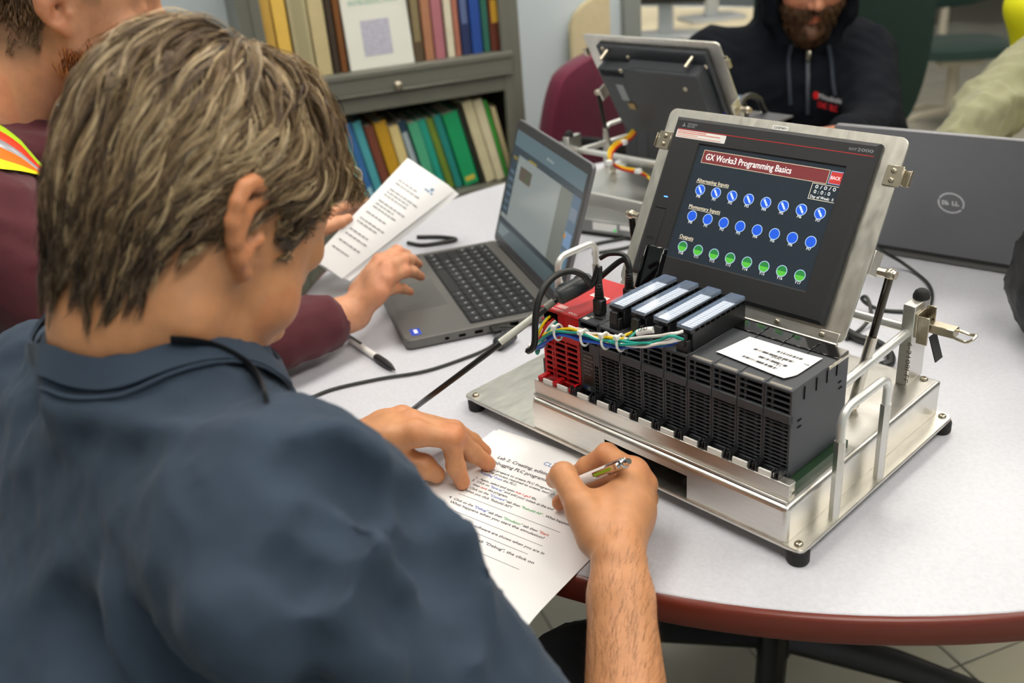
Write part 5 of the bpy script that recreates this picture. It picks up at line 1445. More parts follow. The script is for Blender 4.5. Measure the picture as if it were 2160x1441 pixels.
def trousers(name, root, pel, knees, feet, col, off):
    T = Body(); pel = np.asarray(pel, float)
    for k, f_ in zip(knees, feet):
        k = np.asarray(k, float); f_ = np.asarray(f_, float); h = pel + (np.asarray(k) - pel) * np.array([.75, .1, 0])
        T.cone(pel * .6 + h * .4, k, .10, .068, k=.04); T.cone(k, f_ + (0, 0, .09), .066, .05, k=.03)
    T.cone(pel + (0, 0, .02), pel + (0, 0, -.01), .15, .14, k=.05)
    V, F = T.mesh(.016); o = big_mesh('trousers', wrinkle(V, F, .004, 40, 3), F, mat('denim_' + col, col, .85, bump=.2, bscale=900), root, off)
    for k, f_ in zip(knees, feet):
        S = Body(); f_ = np.asarray(f_, float); d = nrm(np.array([k[0] - pel[0], k[1] - pel[1], 0]))
        S.cone(f_ + (0, 0, .05) - d * .04, f_ + (0, 0, .045) + d * .14, .045, .036, k=.02); S.plane(f_ + (0, 0, .004), (0, 0, -1))
        V, F = S.mesh(.012); big_mesh('shoe', V, F, mat('shoe_leather', '1d1a18', .5), root, off)

# ---- the writing man
B, H0, hp = man1_parts(); Sh = man1_shirt(); B1 = B
R1 = empty('person', (.02, -.66, 0), 0, 'person in a navy tee seen from behind, grey-brown hair, writing on the lab worksheet', 'person')
off1 = np.array([.02, -.66, 0])
V, F = B.mesh(.0027)
kn = [np.array(q) for q in M1['handR'][0] + [M1['handR'][1][i][0] for i in range(3)] + M1['handL'][0] + [M1['handL'][1][i][0] for i in range(3)] + [M1['handR'][1][i][2] for i in range(4)] + [M1['handL'][1][i][2] for i in range(4)]]
body1 = big_mesh('body', V, F, m_skin, R1, off1, skin_tint(V, 'ca8f63', fr=H0, scalp='41352a', red=[(k, .022) for k in kn]))
seam = [hit(Sh, x, y) for x, y in ((842, 1060), (790, 1105), (745, 1150), (700, 1200), (665, 1255), (640, 1320), (625, 1400))]
seam = [s_ for s_ in seam if s_ is not None]
Sh.chain(seam, [.0050] * len(seam), k=.007, sub=True)
for i in range(len(seam) - 1):
    for t in (.2, .6):
        p = np.asarray(seam[i]) * (1 - t) + np.asarray(seam[i + 1]) * t; Sh.ball(p + np.array([.008, .008, -.002]), .0075, k=.012); Sh.ball(p + np.array([-.009, -.006, .0]), .0060, k=.012)
def fold(pts, r, k, sub=False, lift=0.0):
    q = [hit(Sh, x, y) for x, y in pts]; q = [p for p in q if p is not None]
    if len(q) > 1: Sh.chain(q, [r * .5] + [r] * (len(q) - 2) + [r * .5] if len(q) > 2 else [r, r], k=k, sub=sub)
for pts, r, k, sb in (([(900, 1050), (960, 1150), (1000, 1260), (1030, 1380)], .006, .03, False), ([(850, 1090), (900, 1200), (930, 1330)], .006, .03, True), ([(780, 1160), (830, 1260), (860, 1400)], .005, .03, False),
                      ([(560, 1230), (600, 1330), (650, 1441)], .007, .035, True), ([(430, 1260), (480, 1350), (560, 1441)], .006, .04, False), ([(300, 1330), (350, 1400), (400, 1441)], .006, .035, True),
                      ([(640, 930), (720, 920), (800, 960)], .004, .025, False), ([(20, 760), (60, 820), (40, 880)], .006, .03, True), ([(100, 860), (300, 900), (520, 900)], .003, .02, False),
                      ([(935, 1040), (1000, 1150), (1040, 1260), (1075, 1400)], .007, .02, True), ([(905, 1080), (965, 1200), (1000, 1330)], .007, .02, True), ([(790, 1190), (860, 1330), (890, 1430)], .008, .025, True), ([(700, 1290), (760, 1380), (790, 1440)], .008, .03, False), ([(600, 1180), (560, 1290), (590, 1400)], .007, .03, False), ([(250, 1250), (290, 1350), (330, 1441)], .007, .035, False), ([(120, 1300), (180, 1380), (210, 1441)], .006, .035, True), ([(610, 980), (700, 985), (780, 1010)], .005, .025, True),
                      ([(740, 1120), (700, 1110), (670, 1090)], .004, .02, True), ([(800, 1060), (770, 1040), (740, 1030)], .004, .02, True), ([(690, 1220), (640, 1215), (600, 1190)], .005, .02, True), ([(860, 1040), (900, 1060), (940, 1100)], .004, .02, True)):
    fold(pts, r, k, sb)
V, F = Sh.mesh(.0058)
V = wrinkle(V, F, .0042, 24, 5, (1, 1, .6), .9); V = wrinkle(V, F, .0012, 80, 6)
shirt1 = big_mesh('shirt', V, F, m_shirt, R1, off1)
# ribbed collar laid on the shirt
C7 = np.array(M1['c7']); ring = []
for a in np.linspace(0, 2 * PI, 41):
    p = C7 + np.array([.004 + .071 * math.sin(a), .040 - .076 * math.cos(a), -.004 - .030 * (1 - math.cos(a))])
    for i in range(12):
        d0 = Sh.eval(p[None], m=.3)[0]; g = np.array([Sh.eval((p + np.eye(3)[k] * 1e-3)[None], m=.3)[0] - d0 for k in range(3)]); g /= np.linalg.norm(g) + 1e-9; p = p - g * (d0 - .0018) * .8
    ring.append(p)

COLLAR = ring
st = []
for x, y in ((360, 716), (400, 719), (440, 727), (485, 745), (525, 772), (552, 808), (562, 845)):
    ps = [q for q in (hit(Sh, x, y, .4, 1.2), hit(B1, x, y, .4, 1.2)) if q is not None]
    if ps: q = min(ps, key=lambda q: np.linalg.norm(q - CAM_C)); st.append(q - nrm(ray(x, y)) * .004)
    elif st: st.append(st[-1] + np.array([.004, .006, -.012]))
mb = MB(); mb.tube(st, .0062, 8, sm=5, flat=.25); mb.build('lanyard', mat('lanyard_black', '1b1c1f', .6), R1, off=off1)
chair('black_chair', (.02, -.68, 0), 0, '17181b', m_blkp, 'black office chair under the writing person', back=(.40, .26, .62), seat_z=.44, arms=False)
trousers('trousers', R1, (.02, -.66, .55), [(.19, -.15, .58), (-.14, -.17, .58)], [(.20, -.10, 0), (-.16, -.12, 0)], '14161b', off1)

HB = Body(); add_head(HB, (np.zeros(3), np.eye(3)), ears=())
c7l = H0[1].T @ (C7 + (0, .03, 0) - H0[0]); HB.cone((0, -.030, -.005), c7l, .056, .060, k=.02)
def cond1(P): return (P[:, 2] > hairline(P[:, 1]) + .002 * np.sin(P[:, 0] * 300)) & (P[:, 2] > -.078)
dn = H0[1].T @ np.array([0, 0, -1.0])
def flow1(p):
    c = p - np.array([.01, -.045, .135]); f = c / (np.linalg.norm(c, axis=1, keepdims=True) + 1e-9)
    side = np.clip((np.abs(p[:, 0]) - .035) / .03, 0, 1) * np.clip((.10 - p[:, 2]) / .05, 0, 1)
    f = f + dn * (.45 * (1 - side))[:, None]
    f = f + side[:, None] * np.array([0, -1.15, -.60]) * np.clip((p[:, 1] + .06) / .06, .15, 1)[:, None]
    back = np.clip((-p[:, 1] - .02) / .05, 0, 1) * np.clip((.08 - p[:, 2]) / .08, 0, 1)
    return f + back[:, None] * np.array([0, .1, -.9])
G0 = scalp_roots(HB, 1500, 3, cond1)
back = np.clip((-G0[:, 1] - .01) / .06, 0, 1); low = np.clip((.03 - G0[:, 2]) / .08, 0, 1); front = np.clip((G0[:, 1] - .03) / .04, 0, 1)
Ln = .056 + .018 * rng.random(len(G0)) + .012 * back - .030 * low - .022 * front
tmp = (np.abs(G0[:, 0]) > .045) & (G0[:, 1] > .015) & (G0[:, 2] < .095); Ln[tmp] *= .72; Ln[front > .5] *= .78; Ln[G0[:, 1] > .055] = np.minimum(Ln[G0[:, 1] > .055], .030); Ln[(G0[:, 1] > .035) & (np.abs(G0[:, 0]) > .03)] *= .72; sb = (G0[:, 1] > .012) & (G0[:, 2] < .050); Ln[sb] = .011; Ln[(G0[:, 1] < .03) & (G0[:, 1] > -.03) & (G0[:, 2] < .065)] *= .55
Lf = .006 + .013 * rng.random(len(G0)) * np.clip((G0[:, 2] + .06) / .10, .35, 1); Lf = Lf * np.interp(G0[:, 2], [-.02, .03, .11], [.95, .60, .80]) * np.where(G0[:, 1] < -.03, .85, 1.15) + front * .016; Lf[tmp] *= .5; Lf[sb] = .002
to = np.where(rng.random(len(G0)) < .30, .034 * rng.random(len(G0)), .002) * back * np.clip((.06 - G0[:, 2]) / .06, .15, 1)
G = grow(HB, G0, flow1, Ln, Lf, 11, 4, wav=.30, tipout=to)
inface = (G[:, :, 1] > .040) & (G[:, :, 2] < np.interp(G[:, :, 1], [.04, .06, .10], [.062, .078, .096]))     # trim the fringe where it would hang over the face
first = np.where(inface.any(1), inface.argmax(1), 11); Ln = Ln * np.clip(first / 11 + .10, .2, 1)
G = grow(HB, G0, flow1, Ln, Lf, 11, 4, wav=.30, tipout=to)
strands_mesh('hair', G, 19, .0024, .00075, ('251a12', '49382a', '6f5a42', '957c5c', 'd0b88e', 'b8aa92'), R1, H0, off1, 9, dark=-.34 * low + .10 * front + .06 * np.clip((G0[:, 2] - .06) / .06, 0, 1))  # grey-brown mix, with nape shade, lit top and light streaks painted into it

# fine hair on the writing forearm
def arm_hair(E, W_, n, parent, off, seed):
    r = np.random.default_rng(seed); ax = nrm(np.asarray(W_) - np.asarray(E)); L = np.linalg.norm(np.asarray(W_) - np.asarray(E)); u = nrm(np.cross(ax, (0, 0, 1))); v = np.cross(u, ax)
    t = r.triangular(.3, .6, 1.12, n); a = r.uniform(-.9, PI + .9, n); P = np.asarray(E) + ax * (t * L)[:, None]; D = u * np.cos(a)[:, None] + v * np.sin(a)[:, None]
    lo = np.full(n, .01); hi = np.full(n, .07)
    for i in range(14):
        m = (lo + hi) / 2; ins = B1.eval(P + D * m[:, None], m=.05) < 0; lo = np.where(ins, m, lo); hi = np.where(ins, hi, m)
    p = P + D * lo[:, None]; pts = [p]; g = ax * .9 + np.cross(ax, D) * .25
    for k in range(4):
        q = g + r.normal(size=(n, 3)) * .25 + D * .18; q /= np.linalg.norm(q, axis=1, keepdims=True); pts.append(pts[-1] + q * .0026)
    S = np.stack(pts, 1); T = np.cross(S[:, 1:2] - S[:, :1], D[:, None]); T /= np.linalg.norm(T, axis=2, keepdims=True) + 1e-9
    w = .000095 * np.array([1, 1, .9, .7, .3])[None, :, None]; V = np.stack([S - T * w, S + T * w], 2).reshape(-1, 3)
    F = (np.arange(n)[:, None, None] * 10 + (np.arange(4) * 2)[None, :, None] + np.array([0, 1, 3, 2])[None, None]).reshape(-1, 4)
    C = np.tile(np.array(lin('5e4028')), (len(V), 1)); tag(big_mesh('arm_hair', V, F, m_hair, parent, off, C), kind='stuff')
arm_hair(M1['elR'], M1['wrR'], 1300, R1, off1, 3)

# ---- generic seated helpers for the people further away
def seated(P):
    H = frame(P['head'], P['face'], P['pitch'], P.get('roll', 0)); B = Body(); hpf = add_head(B, H)
    C7 = np.array(P['c7'], float); B.cone(hpf((0, -.03, -.005)), C7 + np.array([P['face'][0], P['face'][1], 0]) * .02, .056, .062, k=.02)
    sR, sL = np.array(P['shR']), np.array(P['shL']); mid = (sR + sL) / 2; pel = np.array(P['pelvis'])
    B.cone(C7 + (0, 0, -.03), mid + (0, 0, -.08), .07, .10, k=.04); B.cone(sR * .85 + mid * .15, sL * .85 + mid * .15, .052, .052, k=.04); B.cone(mid + (0, 0, -.08), pel, .11, .12, k=.05)
    for s_ in 'RL':
        S, E, W_ = np.array(P['sh' + s_]), np.array(P['el' + s_]), np.array(P['wr' + s_])
        B.cone(S, E, .046, .038, k=.02); B.chain([E, E + (W_ - E) * .35, W_], [.038, .038, .026], k=.015)
        if P.get('hand' + s_): add_hand(B, W_, *P['hand' + s_])
        else:
            d = nrm(W_ - E); sd = nrm(np.cross(d, (0, 0, 1)))
            m = [W_ + d * .085 + sd * .02 * (1.5 - i) for i in range(4)]
            fg = [[q + d * .04 - np.array([0, 0, .01]), q + d * .06 - np.array([0, 0, .022]), q + d * .075 - np.array([0, 0, .032])] for q in m]
            t_ = [W_ + sd * .02 + d * .02, W_ + sd * .042 + d * .05, W_ + sd * .046 + d * .08, W_ + sd * .04 + d * .10]
            add_hand(B, W_, m, fg, t_)
    return B, H
def garment(P, loose=.018, sl=1.0):
    S = Body(); C7 = np.array(P['c7'], float); f = np.array([P['face'][0], P['face'][1], 0]); f = f / np.linalg.norm(f)
    sR, sL = np.array(P['shR']), np.array(P['shL']); mid = (sR + sL) / 2; pel = np.array(P['pelvis'])
    S.cone(C7 + f * .02 + (0, 0, -.05), mid + (0, 0, -.08), .075 + loose * .3, .11 + loose, k=.05)
    S.cone(sR * .86 + mid * .14, sL * .86 + mid * .14, .056 + loose, .056 + loose, k=.06)
    S.cone(mid * .5 + sR * .5 + (0, 0, -.1), pel + (sR - mid) * .3, .11 + loose, .14, k=.06); S.cone(mid * .5 + sL * .5 + (0, 0, -.1), pel + (sL - mid) * .3, .11 + loose, .14, k=.06)
    for s_ in 'RL':
        A, E, W_ = np.array(P['sh' + s_]), np.array(P['el' + s_]), np.array(P['wr' + s_])
        S.cone(A, E, .054 + loose, .046 + loose * .9, k=.04)
        e = E + (W_ - E) * (P.get('cuff', .9)); S.cone(E, e, .046 + loose * .9, .036 + loose * .35, k=.03)
        d = nrm(W_ - E); S.cone(e - d * .035, e + d * .012, .036, .035, k=.008)
    return S

# ---- bearded man in the maroon hoodie typing on the laptop
P2 = dict(head=(-.671, -.158, 1.203), face=(.56, .83), pitch=.22, c7=(-.735, -.305, 1.085), shR=(-.545, -.385, .985), shL=(-.885, -.225, .99), elR=(-.395, -.275, .800), elL=(-.82, .00, .80),
          wrR=(-.371, -.0052, .792), wrL=(-.5784, .0562, .8411), pelvis=(-.86, -.50, .56), cuff=.80,
          handR=([[-.3775, .0559, .846], [-.3493, .0455, .846], [-.3394, .0364, .836], [-.3354, .0229, .822]],
                 [[[-.3983, .1011, .842], [-.4205, .1310, .822], [-.4332, .1500, .803]], [[-.3731, .0914, .838], [-.400, .126, .820], [-.4150, .1480, .803]], [[-.3570, .0788, .828], [-.3776, .1096, .812], [-.3865, .1290, .796]], [[-.3522, .0567, .812], [-.3650, .0789, .800], [-.3704, .0949, .788]]],
                 [[-.392, .0237, .808], [-.420, .060, .812], [-.4400, .0950, .805], [-.4500, .1200, .796]]),
          handL=([[-.5963, .1152, .8577], [-.6047, .114, .8461], [-.6141, .1117, .8346], [-.6233, .11, .8235]],
                 [[[-.602, .152, .860], [-.606, .178, .858], [-.604, .195, .856]], [[-.617, .155, .846], [-.619, .182, .843], [-.617, .200, .842]], [[-.628, .150, .832], [-.630, .175, .829], [-.628, .192, .828]], [[-.634, .140, .820], [-.637, .158, .817], [-.635, .170, .816]]],
                 [[-.5702, .0717, .8497], [-.5596, .0852, .8517], [-.558, .1091, .8517], [-.5563, .1278, .8543]]))
R2 = empty('person', (-.86, -.50, 0), 0, 'bearded person in a maroon hoodie and orange-yellow vest typing on the laptop', 'person'); off2 = np.array([-.86, -.50, 0])
B, H2 = seated(P2); V, F = B.mesh(.0042)
kn2 = [np.array(q) for q in P2['handR'][0]] + [np.array(q[0]) for q in P2['handR'][1]] + [np.array(q[2]) for q in P2['handR'][1]]
big_mesh('body', V, F, m_skin, R2, off2, skin_tint(V, 'cf9470', fr=H2, scalp='7a5c42', beard='8a5026', soft=.035, red=[(k, .02) for k in kn2]))
m_mar = mat('maroon_fleece', '532029', .9, var=.08, scale=25, bump=.2, bscale=900, sheen=.2)
S2 = garment(P2, .020); f2 = nrm((P2['face'][0], P2['face'][1], 0)); c72 = np.array(P2['c7'])
rn = np.array([f2[1], -f2[0], 0])
hood = [c72 + np.array([0, 0, -.012]) + f2 * (.03 - .085 * math.cos(a)) + rn * .088 * math.sin(a) + np.array([0, 0, -.028 * (1 - math.cos(a)) + .014]) for a in np.linspace(0, 2 * PI, 17)]
S2.chain(hood, [.026] * 17, k=.02); S2.cone(c72 - f2 * .06 + (0, 0, -.02), c72 - f2 * .10 + (0, 0, -.14), .05, .06, k=.03)
V, F = S2.mesh(.0085); V = wrinkle(V, F, .004, 38, 12, sharp=.8)
big_mesh('hoodie', V, F, m_mar, R2, off2)
def band_on(S, pts, r, flat, name, m, parent, off, lift=.003, sm=4):
    out = []
    for p in catmull(pts, sm):
        p = np.array(p)
        for i in range(10):
            d0 = S.eval(p[None], m=.4)[0]; g = np.array([S.eval((p + np.eye(3)[k] * 1e-3)[None], m=.4)[0] - d0 for k in range(3)]); g /= np.linalg.norm(g) + 1e-9; p = p - g * (d0 - lift) * .8
        out.append((p, g))
    V = []; F = []
    T = np.gradient(np.array([o[0] for o in out]), axis=0)
    for (p, g), t in zip(out, T):
        s_ = nrm(np.cross(t, g))
        V += [p - s_ * r, p + s_ * r, p + s_ * r + g * flat, p - s_ * r + g * flat]
    for i in range(len(out) - 1):
        for k in range(4): F.append((i * 4 + k, i * 4 + (k + 1) % 4, i * 4 + 4 + (k + 1) % 4, i * 4 + 4 + k))
    F += [(0, 3, 2, 1), tuple((len(out) - 1) * 4 + k for k in range(4))]
    mb = MB(); mb.put(V, F); return mb.build(name, m, parent, off=off)
band_on(Sh, COLLAR, .0105, .0025, 'collar', m_shirt, R1, off1, lift=.001, sm=2)
band_on(Sh, [p + np.array([0, 0, -.0165]) + nrm(np.array([p[0] - C7[0], p[1] - C7[1] - .04, 0])) * .008 for p in COLLAR], .0012, .0012, 'collar_seam', m_shirt, R1, off1, lift=.001, sm=2)
hv = dict(o=mat('vest_orange', 'ff7a10', .6, emit=0), y=mat('vest_yellow', 'f2f01a', .6), s=mat('vest_reflective', 'b4b4bc', .3, .3), r=mat('vest_red', 'f03c10', .6), g=mat('vest_lime', 'b8e01c', .6))
def p2(px, py, d): return ad(px, py, d)
VL = {-150: (215, 230, 238, 250, 285, 340), -70: (236, 250, 262, 276, 306, 345), 0: (262, 275, 293, 310, 335, 356), 40: (291, 301, 318, 329, 347, 360), 80: (338, 346, 353, 358, 363, 368), 115: (372, 377, 381, 385, 388, 392)}
vx = list(np.linspace(-150, 115, 16)); pen = {}
for i in range(6):
    for x in vx:
        y = float(np.interp(x, list(VL), [v[i] for v in VL.values()])); q = hit(S2, x, y, .7, 1.8)
        pen[i, x] = None if q is None else q - nrm(ray(x, y)) * .006
for i, m in enumerate('grsoy'):
    mb = MB(); V = []; F = []; ok = [x for x in vx if pen[i, x] is not None and pen[i + 1, x] is not None]
    for x in ok:
        n_ = nrm(ray(x, 300)) * .002; a, b = pen[i, x], pen[i + 1, x]; V += [a, b, b + n_, a + n_]
    for k in range(len(ok) - 1):
        for j in range(4): F.append((k * 4 + j, k * 4 + (j + 1) % 4, k * 4 + 4 + (j + 1) % 4, k * 4 + 4 + j))
    if len(ok) > 1: mb.put(V, F); mb.build('vest_band', hv[m], R2, off=off2, ang=80)
trousers('trousers', R2, (-.86, -.50, .55), [(-.55, -.20, .58), (-.78, -.05, .58)], [(-.50, -.12, 0), (-.72, .02, 0)], '2b3140', off2)
HB2 = Body(); add_head(HB2, (np.zeros(3), np.eye(3)), ears=())
HB2.cone((0, -.03, -.005), H2[1].T @ (c72 + f2 * .02 - H2[0]), .056, .062, k=.02)
def flowr(p): c = p - np.array([0, -.04, .135]); return c / (np.linalg.norm(c, axis=1, keepdims=True) + 1e-9) + np.array([0, 0, -.4])
G0 = scalp_roots(HB2, 800, 5, lambda P: (P[:, 2] > hairline(P[:, 1]) + .004) & (P[:, 2] > -.07) & ~((P[:, 1] > -.032) & (P[:, 2] < .055)) & (P[:, 2] > -.035 + .012 * np.sin(P[:, 0] * 160)))
Ln = np.where(G0[:, 2] > .07, .035, .014); G = grow(HB2, G0, flowr, Ln, np.where(G0[:, 2] > .07, .010, .004), 5, 6)
strands_mesh('hair', G, 12, .0045, .0016, ('4a3626', '6b5038', '86684a'), R2, H2, off2, 10, clump=.3)
def cond_b(P): return (P[:, 2] < -.026 - .16 * np.abs(.07 - P[:, 1])) & (P[:, 2] > -.125) & (P[:, 1] > -.004) & ~((np.abs(P[:, 0]) < .022) & (P[:, 2] > -.068) & (P[:, 2] < -.049))
def flowb(p): return np.tile(np.array([0, .35, -1.0]), (len(p), 1)) + p * np.array([2, 0, 0])
G0 = scalp_roots(HB2, 1100, 8, cond_b); G = grow(HB2, G0, flowb, np.full(len(G0), .016), np.full(len(G0), .0055), 5, 9, wav=.2)
strands_mesh('beard', G, 12, .004, .0016, ('5a2f14', '86481c', 'a8652c'), R2, H2, off2, 11, clump=.3)

# the paper he holds: a letter sheet folded lengthwise, a second one behind it
c4 = [ad(860, 333, 1.60), ad(960, 400, 1.63), ad(722, 588, 1.475), ad(660, 545, 1.445)]
c4 = [np.asarray(q) for q in c4]; nn = nrm(np.cross(c4[1] - c4[0], c4[3] - c4[0])); nn = nn if nn @ (CAM_C - c4[0]) > 0 else -nn
RP = empty('held_sheets', c4[0], 0, 'white printed sheets held up in the hoodie wearer\'s left hand', 'paper')
def sheet3(dz, sh, name, bend=.010):
    mb = MB(); NU, NV = 8, 14; V = []
    for s_ in (0, 1):
        for j in range(NV + 1):
            for i in range(NU + 1):
                u, v = i / NU, j / NV
                p = (c4[0] * (1 - u) + c4[1] * u) * (1 - v) + (c4[3] * (1 - u) + c4[2] * u) * v
                p = p + nn * (bend * math.sin(PI * v) + dz - .0003 * s_ - .010 * max(0, u - .72) * (1 - v) * 3) + sh * (u if u > .5 else 0)
                V.append(p - c4[0])
    q = (NU + 1) * (NV + 1); F = []
    for j in range(NV):
        for i in range(NU):
            a = j * (NU + 1) + i; F.append((a, a + 1, a + NU + 2, a + NU + 1)); F.append((q + a, q + a + NU + 1, q + a + NU + 2, q + a + 1))
    return mb.put(V, F).build(name, m_paper, RP, ang=80)
sheet3(0, np.zeros(3), 'page'); sheet3(-.006, np.array([.006, .012, -.004]), 'page', .004)
ux = nrm(c4[1] - c4[0]); uy = nrm(c4[0] - c4[3]); e1 = np.linalg.norm(c4[1] - c4[0]); e2 = np.linalg.norm(c4[3] - c4[0])
grey = mat('soft_print', '8d8d92', .7); mb = MB()
def patch(mb, u0, u1, v0, v1):
    P_ = []
    for u, v in ((u0, v0), (u1, v0), (u1, v1), (u0, v1)):
        p = (c4[0] * (1 - u) + c4[1] * u) * (1 - v) + (c4[3] * (1 - u) + c4[2] * u) * v + nn * (.010 * math.sin(PI * v) + .0006 - .010 * max(0, u - .72) * (1 - v) * 3); P_.append(p - c4[0])
    mb.put(P_, [(0, 1, 2, 3)])
for v in (.20, .235, .30, .33, .36, .42, .45, .48, .54, .60, .63, .70, .74, .80, .86):
    u = .16 if v < .5 else .14
    while u < random.uniform(.55, .82): w = random.uniform(.04, .12); patch(mb, u, u + w, v, v + .009); u += w + .02
tag(mb.build('print', grey, RP, smooth=False), kind='stuff')
mb = MB(); patch(mb, .62, .80, .135, .15); patch(mb, .70, .76, .10, .13); mb.build('logo', mat('soft_logo', '8aa6c4', .7), RP, smooth=False)

# ---- the man in the dark hooded sweatshirt at the far side
P3 = dict(head=(-.560, 1.460, 1.052), face=(.70, -.71), pitch=.30, c7=(-.640, 1.560, .935), shR=(-.760, 1.365, .865), shL=(-.480, 1.600, .855), elR=(-.66, 1.16, .765), elL=(-.335, 1.40, .725),
          wrR=(-.47, 1.08, .77), wrL=(-.30, 1.19, .775), pelvis=(-.86, 1.74, .50), cuff=.92)
R3 = empty('person', (-.86, 1.74, 0), 0, 'bearded person in a dark navy hooded sweatshirt sitting across the table', 'person'); off3 = np.array([-.86, 1.74, 0])
B, H3 = seated(P3); V, F = B.mesh(.0048)
big_mesh('body', V, F, m_skin, R3, off3, skin_tint(V, 'bb7f62', fr=H3, beard='4a3424'))
S3 = garment(P3, .024)
S3.F = H3; S3.ell((0, -.030, .030), (.108, .128, .140), k=.03); S3.cone((0, -.06, -.07), (0, -.04, -.13), .10, .10, k=.04)
S3.chain([(-.070, .055, .105), (-.098, .055, .02), (-.088, .052, -.07), (-.045, .060, -.135), (0, .066, -.150), (.045, .060, -.135), (.088, .052, -.07), (.098, .055, .02), (.070, .055, .105), (0, .060, .140)], [.019] * 10, k=.025)
S3.ell((0, .115, -.010), (.078, .115, .122), k=.012, sub=True); S3.F = None
V, F = S3.mesh(.0085); V = wrinkle(V, F, .0045, 34, 21, sharp=.8)
m_nv = mat('dark_navy_fleece', '0b0f17', .95, var=.1, scale=30, bump=.2, bscale=900, spec=.2)
big_mesh('sweatshirt', V, F, m_nv, R3, off3)
fd = nrm((P3['face'][0], P3['face'][1], 0)); rr3 = np.array([fd[1], -fd[0], 0])
def chest(px, py): return hit(S3, px, py, 1.2)
zp = [chest(1703, y) for y in (98, 112, 128, 150, 180, 210, 240)]; zp = [q for q in zp if q is not None]
if len(zp) > 3: band_on(S3, zp, .004, .003, 'zipper', mat('zip_dark', '2c333f', .5), R3, off3, sm=3)
q = chest(1703, 110)
if q is not None: MB().box(-.006, .006, -.003, .003, -.018, .006, .002, M=Matrix.Translation(tuple(q - off3 + fd * .012))).build('zip_pull', m_nick, R3)
for pts in ([(1668, 95), (1662, 130), (1664, 180), (1666, 220)], [(1746, 95), (1752, 130), (1755, 170), (1760, 200)]):
    c = [chest(*t) for t in pts]; c = [t for t in c if t is not None]
    if len(c) > 2: MB().tube([t + fd * .006 for t in c], .0045, 8, sm=4).build('drawstring', mat('drawstring', '232c3a', .8), R3, off=off3)
a, b = chest(1728, 200), chest(1800, 218)
if a is not None and b is not None:
    d = nrm(b - a); upv = np.array([0, 0, 1.0]); nf = nrm(np.cross(d, upv)); nf = nf if nf @ fd > 0 else -nf
    mw, mr = mat('chest_white', 'dcdde2', .6), mat('chest_red', 'e01820', .6)
    MB().lathe([(.009, 0), (.009, .001), (.0002, .001)], 16).build('chest_emblem', mr, R3, M=basis(a - off3 + nf * .010, d, upv))
    text('Mitsubishi', .017, basis(a - off3 + d * .010 + nf * .012 - upv * .004, d, upv), mw, R3, fit=.070)
    text('CNC  ELC', .018, basis(a - off3 + d * .008 + nf * .012 - upv * .024, d, upv), mr, R3, fit=.062, bold=.0005)
HB3 = Body(); add_head(HB3, (np.zeros(3), np.eye(3)), ears=())
G0 = scalp_roots(HB3, 1200, 14, cond_b); G = grow(HB3, G0, flowb, np.where(G0[:, 2] < -.08, .034, .018), np.full(len(G0), .010), 5, 15, wav=.2)
strands_mesh('beard', G, 12, .004, .0018, ('33241a', '543a26', '755638'), R3, H3, off3, 16, clump=.3)
trousers('trousers', R3, (-.86, 1.74, .49), [(-.62, 1.36, .55), (-.48, 1.58, .55)], [(-.55, 1.30, 0), (-.40, 1.50, 0)], '20242c', off3)
chair('green_chair', (-.70, 1.90, 0), math.radians(-150), '16332a', m_gar, 'tall dark green chair behind the hooded person', back=(.52, .70, .82), seat_z=.40, arms=False)

# ---- the person at the right edge, only an olive sleeve and a bit of yellow vest in view
P4 = dict(head=(.10, 1.72, 1.17), face=(-.25, -.97), pitch=.35, c7=(.125, 1.80, 1.05), shR=(-.030, 1.680, .925), shL=(.30, 1.71, .93), elR=(-.090, 1.395, .805), elL=(.38, 1.42, .78),
          wrR=(-.06, 1.15, .775), wrL=(.25, 1.24, .775), pelvis=(.16, 1.93, .52), cuff=.9)
R4 = empty('person', (.16, 1.93, 0), 0, 'person at the right edge, olive sleeve resting behind the grey laptop lid', 'person'); off4 = np.array([.16, 1.93, 0])
B, H4 = seated(P4); V, F = B.mesh(.006); big_mesh('body', V, F, m_skin, R4, off4, skin_tint(V, 'd0a080', fr=H4, scalp='4a3a2c'))
S4 = garment(P4, .026)
for pts, r in (([(2130, 150), (2100, 190), (2080, 240)], .010), ([(2150, 200), (2110, 230), (2060, 250)], .009), ([(2080, 190), (2040, 240), (2010, 275)], .008)):
    c = [hit(S4, x, y, 1.2) for x, y in pts]; c = [t for t in c if t is not None]
    if len(c) > 1: S4.chain(c, [r] * len(c), k=.03)
V, F = S4.mesh(.009); V = wrinkle(V, F, .008, 26, 31, sharp=.8)
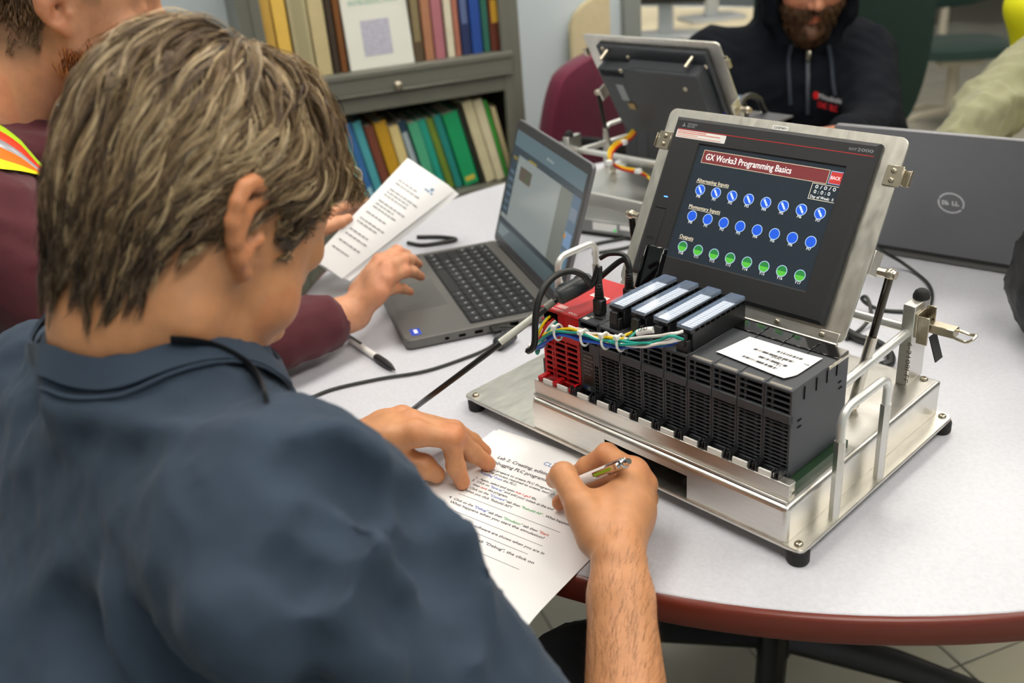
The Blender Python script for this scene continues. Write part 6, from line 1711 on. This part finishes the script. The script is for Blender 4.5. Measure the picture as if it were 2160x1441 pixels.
big_mesh('sweatshirt', V, F, mat('olive_fleece', '8b8b6c', .9, var=.06, scale=30, bump=.2, bscale=900, sheen=.2), R4, off4)
for k, (dx, m) in enumerate(((0, 'y'), (26, 'g'))):
    c = [hit(S4, x + dx * .6, y, 1.2) for x, y in ((2175, 5), (2168, 40), (2160, 80), (2150, 120))]; c = [t for t in c if t is not None]
VB = Body(); s4 = np.array(P4['shR']); m4 = (np.array(P4['shR']) + np.array(P4['shL'])) / 2
VB.cone(s4 * .62 + m4 * .38 + (0, .0, .035), s4 * .55 + m4 * .45 + (0, -.10, -.30), .085, .10, k=.03); VB.cone(m4 + (.10, 0, .03), m4 + (.10, -.08, -.30), .085, .10, k=.03); VB.cone(m4 + (0, -.02, -.05), m4 + (0, -.08, -.3), .13, .14, k=.04)
vq = ad(2182, 10, 2.08); VB.cone(vq, vq + (.01, .02, -.12), .055, .045, k=.03); VB.cone(vq, m4 + (0, 0, .03), .055, .09, k=.03)
V, F = VB.mesh(.012); big_mesh('safety_vest', V, F, hv['y'], R4, off4)
trousers('trousers', R4, (.16, 1.93, .51), [(.0, 1.52, .56), (.25, 1.52, .56)], [(.0, 1.46, 0), (.25, 1.46, 0)], '2a2c30', off4)
# black bag at the right edge of the table
BG = Body(); q0 = ad(2303, 520, 1.13); q0[2] = .74
BG.ell(q0 + (0, 0, .092), (.085, .085, .105), k=.02); BG.ell(q0 + (.02, .02, .06), (.10, .08, .07), k=.04); BG.plane(q0 + (0, 0, .001), (0, 0, -1))
V, F = BG.mesh(.007); V = wrinkle(V, F, .005, 45, 41, sharp=.7); V[:, 2] = np.maximum(V[:, 2], .7402)
rb = empty('black_bag', q0, 0, 'black fabric bag at the right edge of the table before the grey laptop', 'bag'); big_mesh('body', V, F, mat('black_nylon', '121315', .55, bump=.2, bscale=1200), rb, q0)
MB().tube([(-.04, 0, .175), (-.02, -.01, .215), (.02, .01, .215), (.04, .02, .175)], .008, 8, sm=5, flat=.5).build('carry_loop', mat('black_webbing', '17181a', .7), rb)
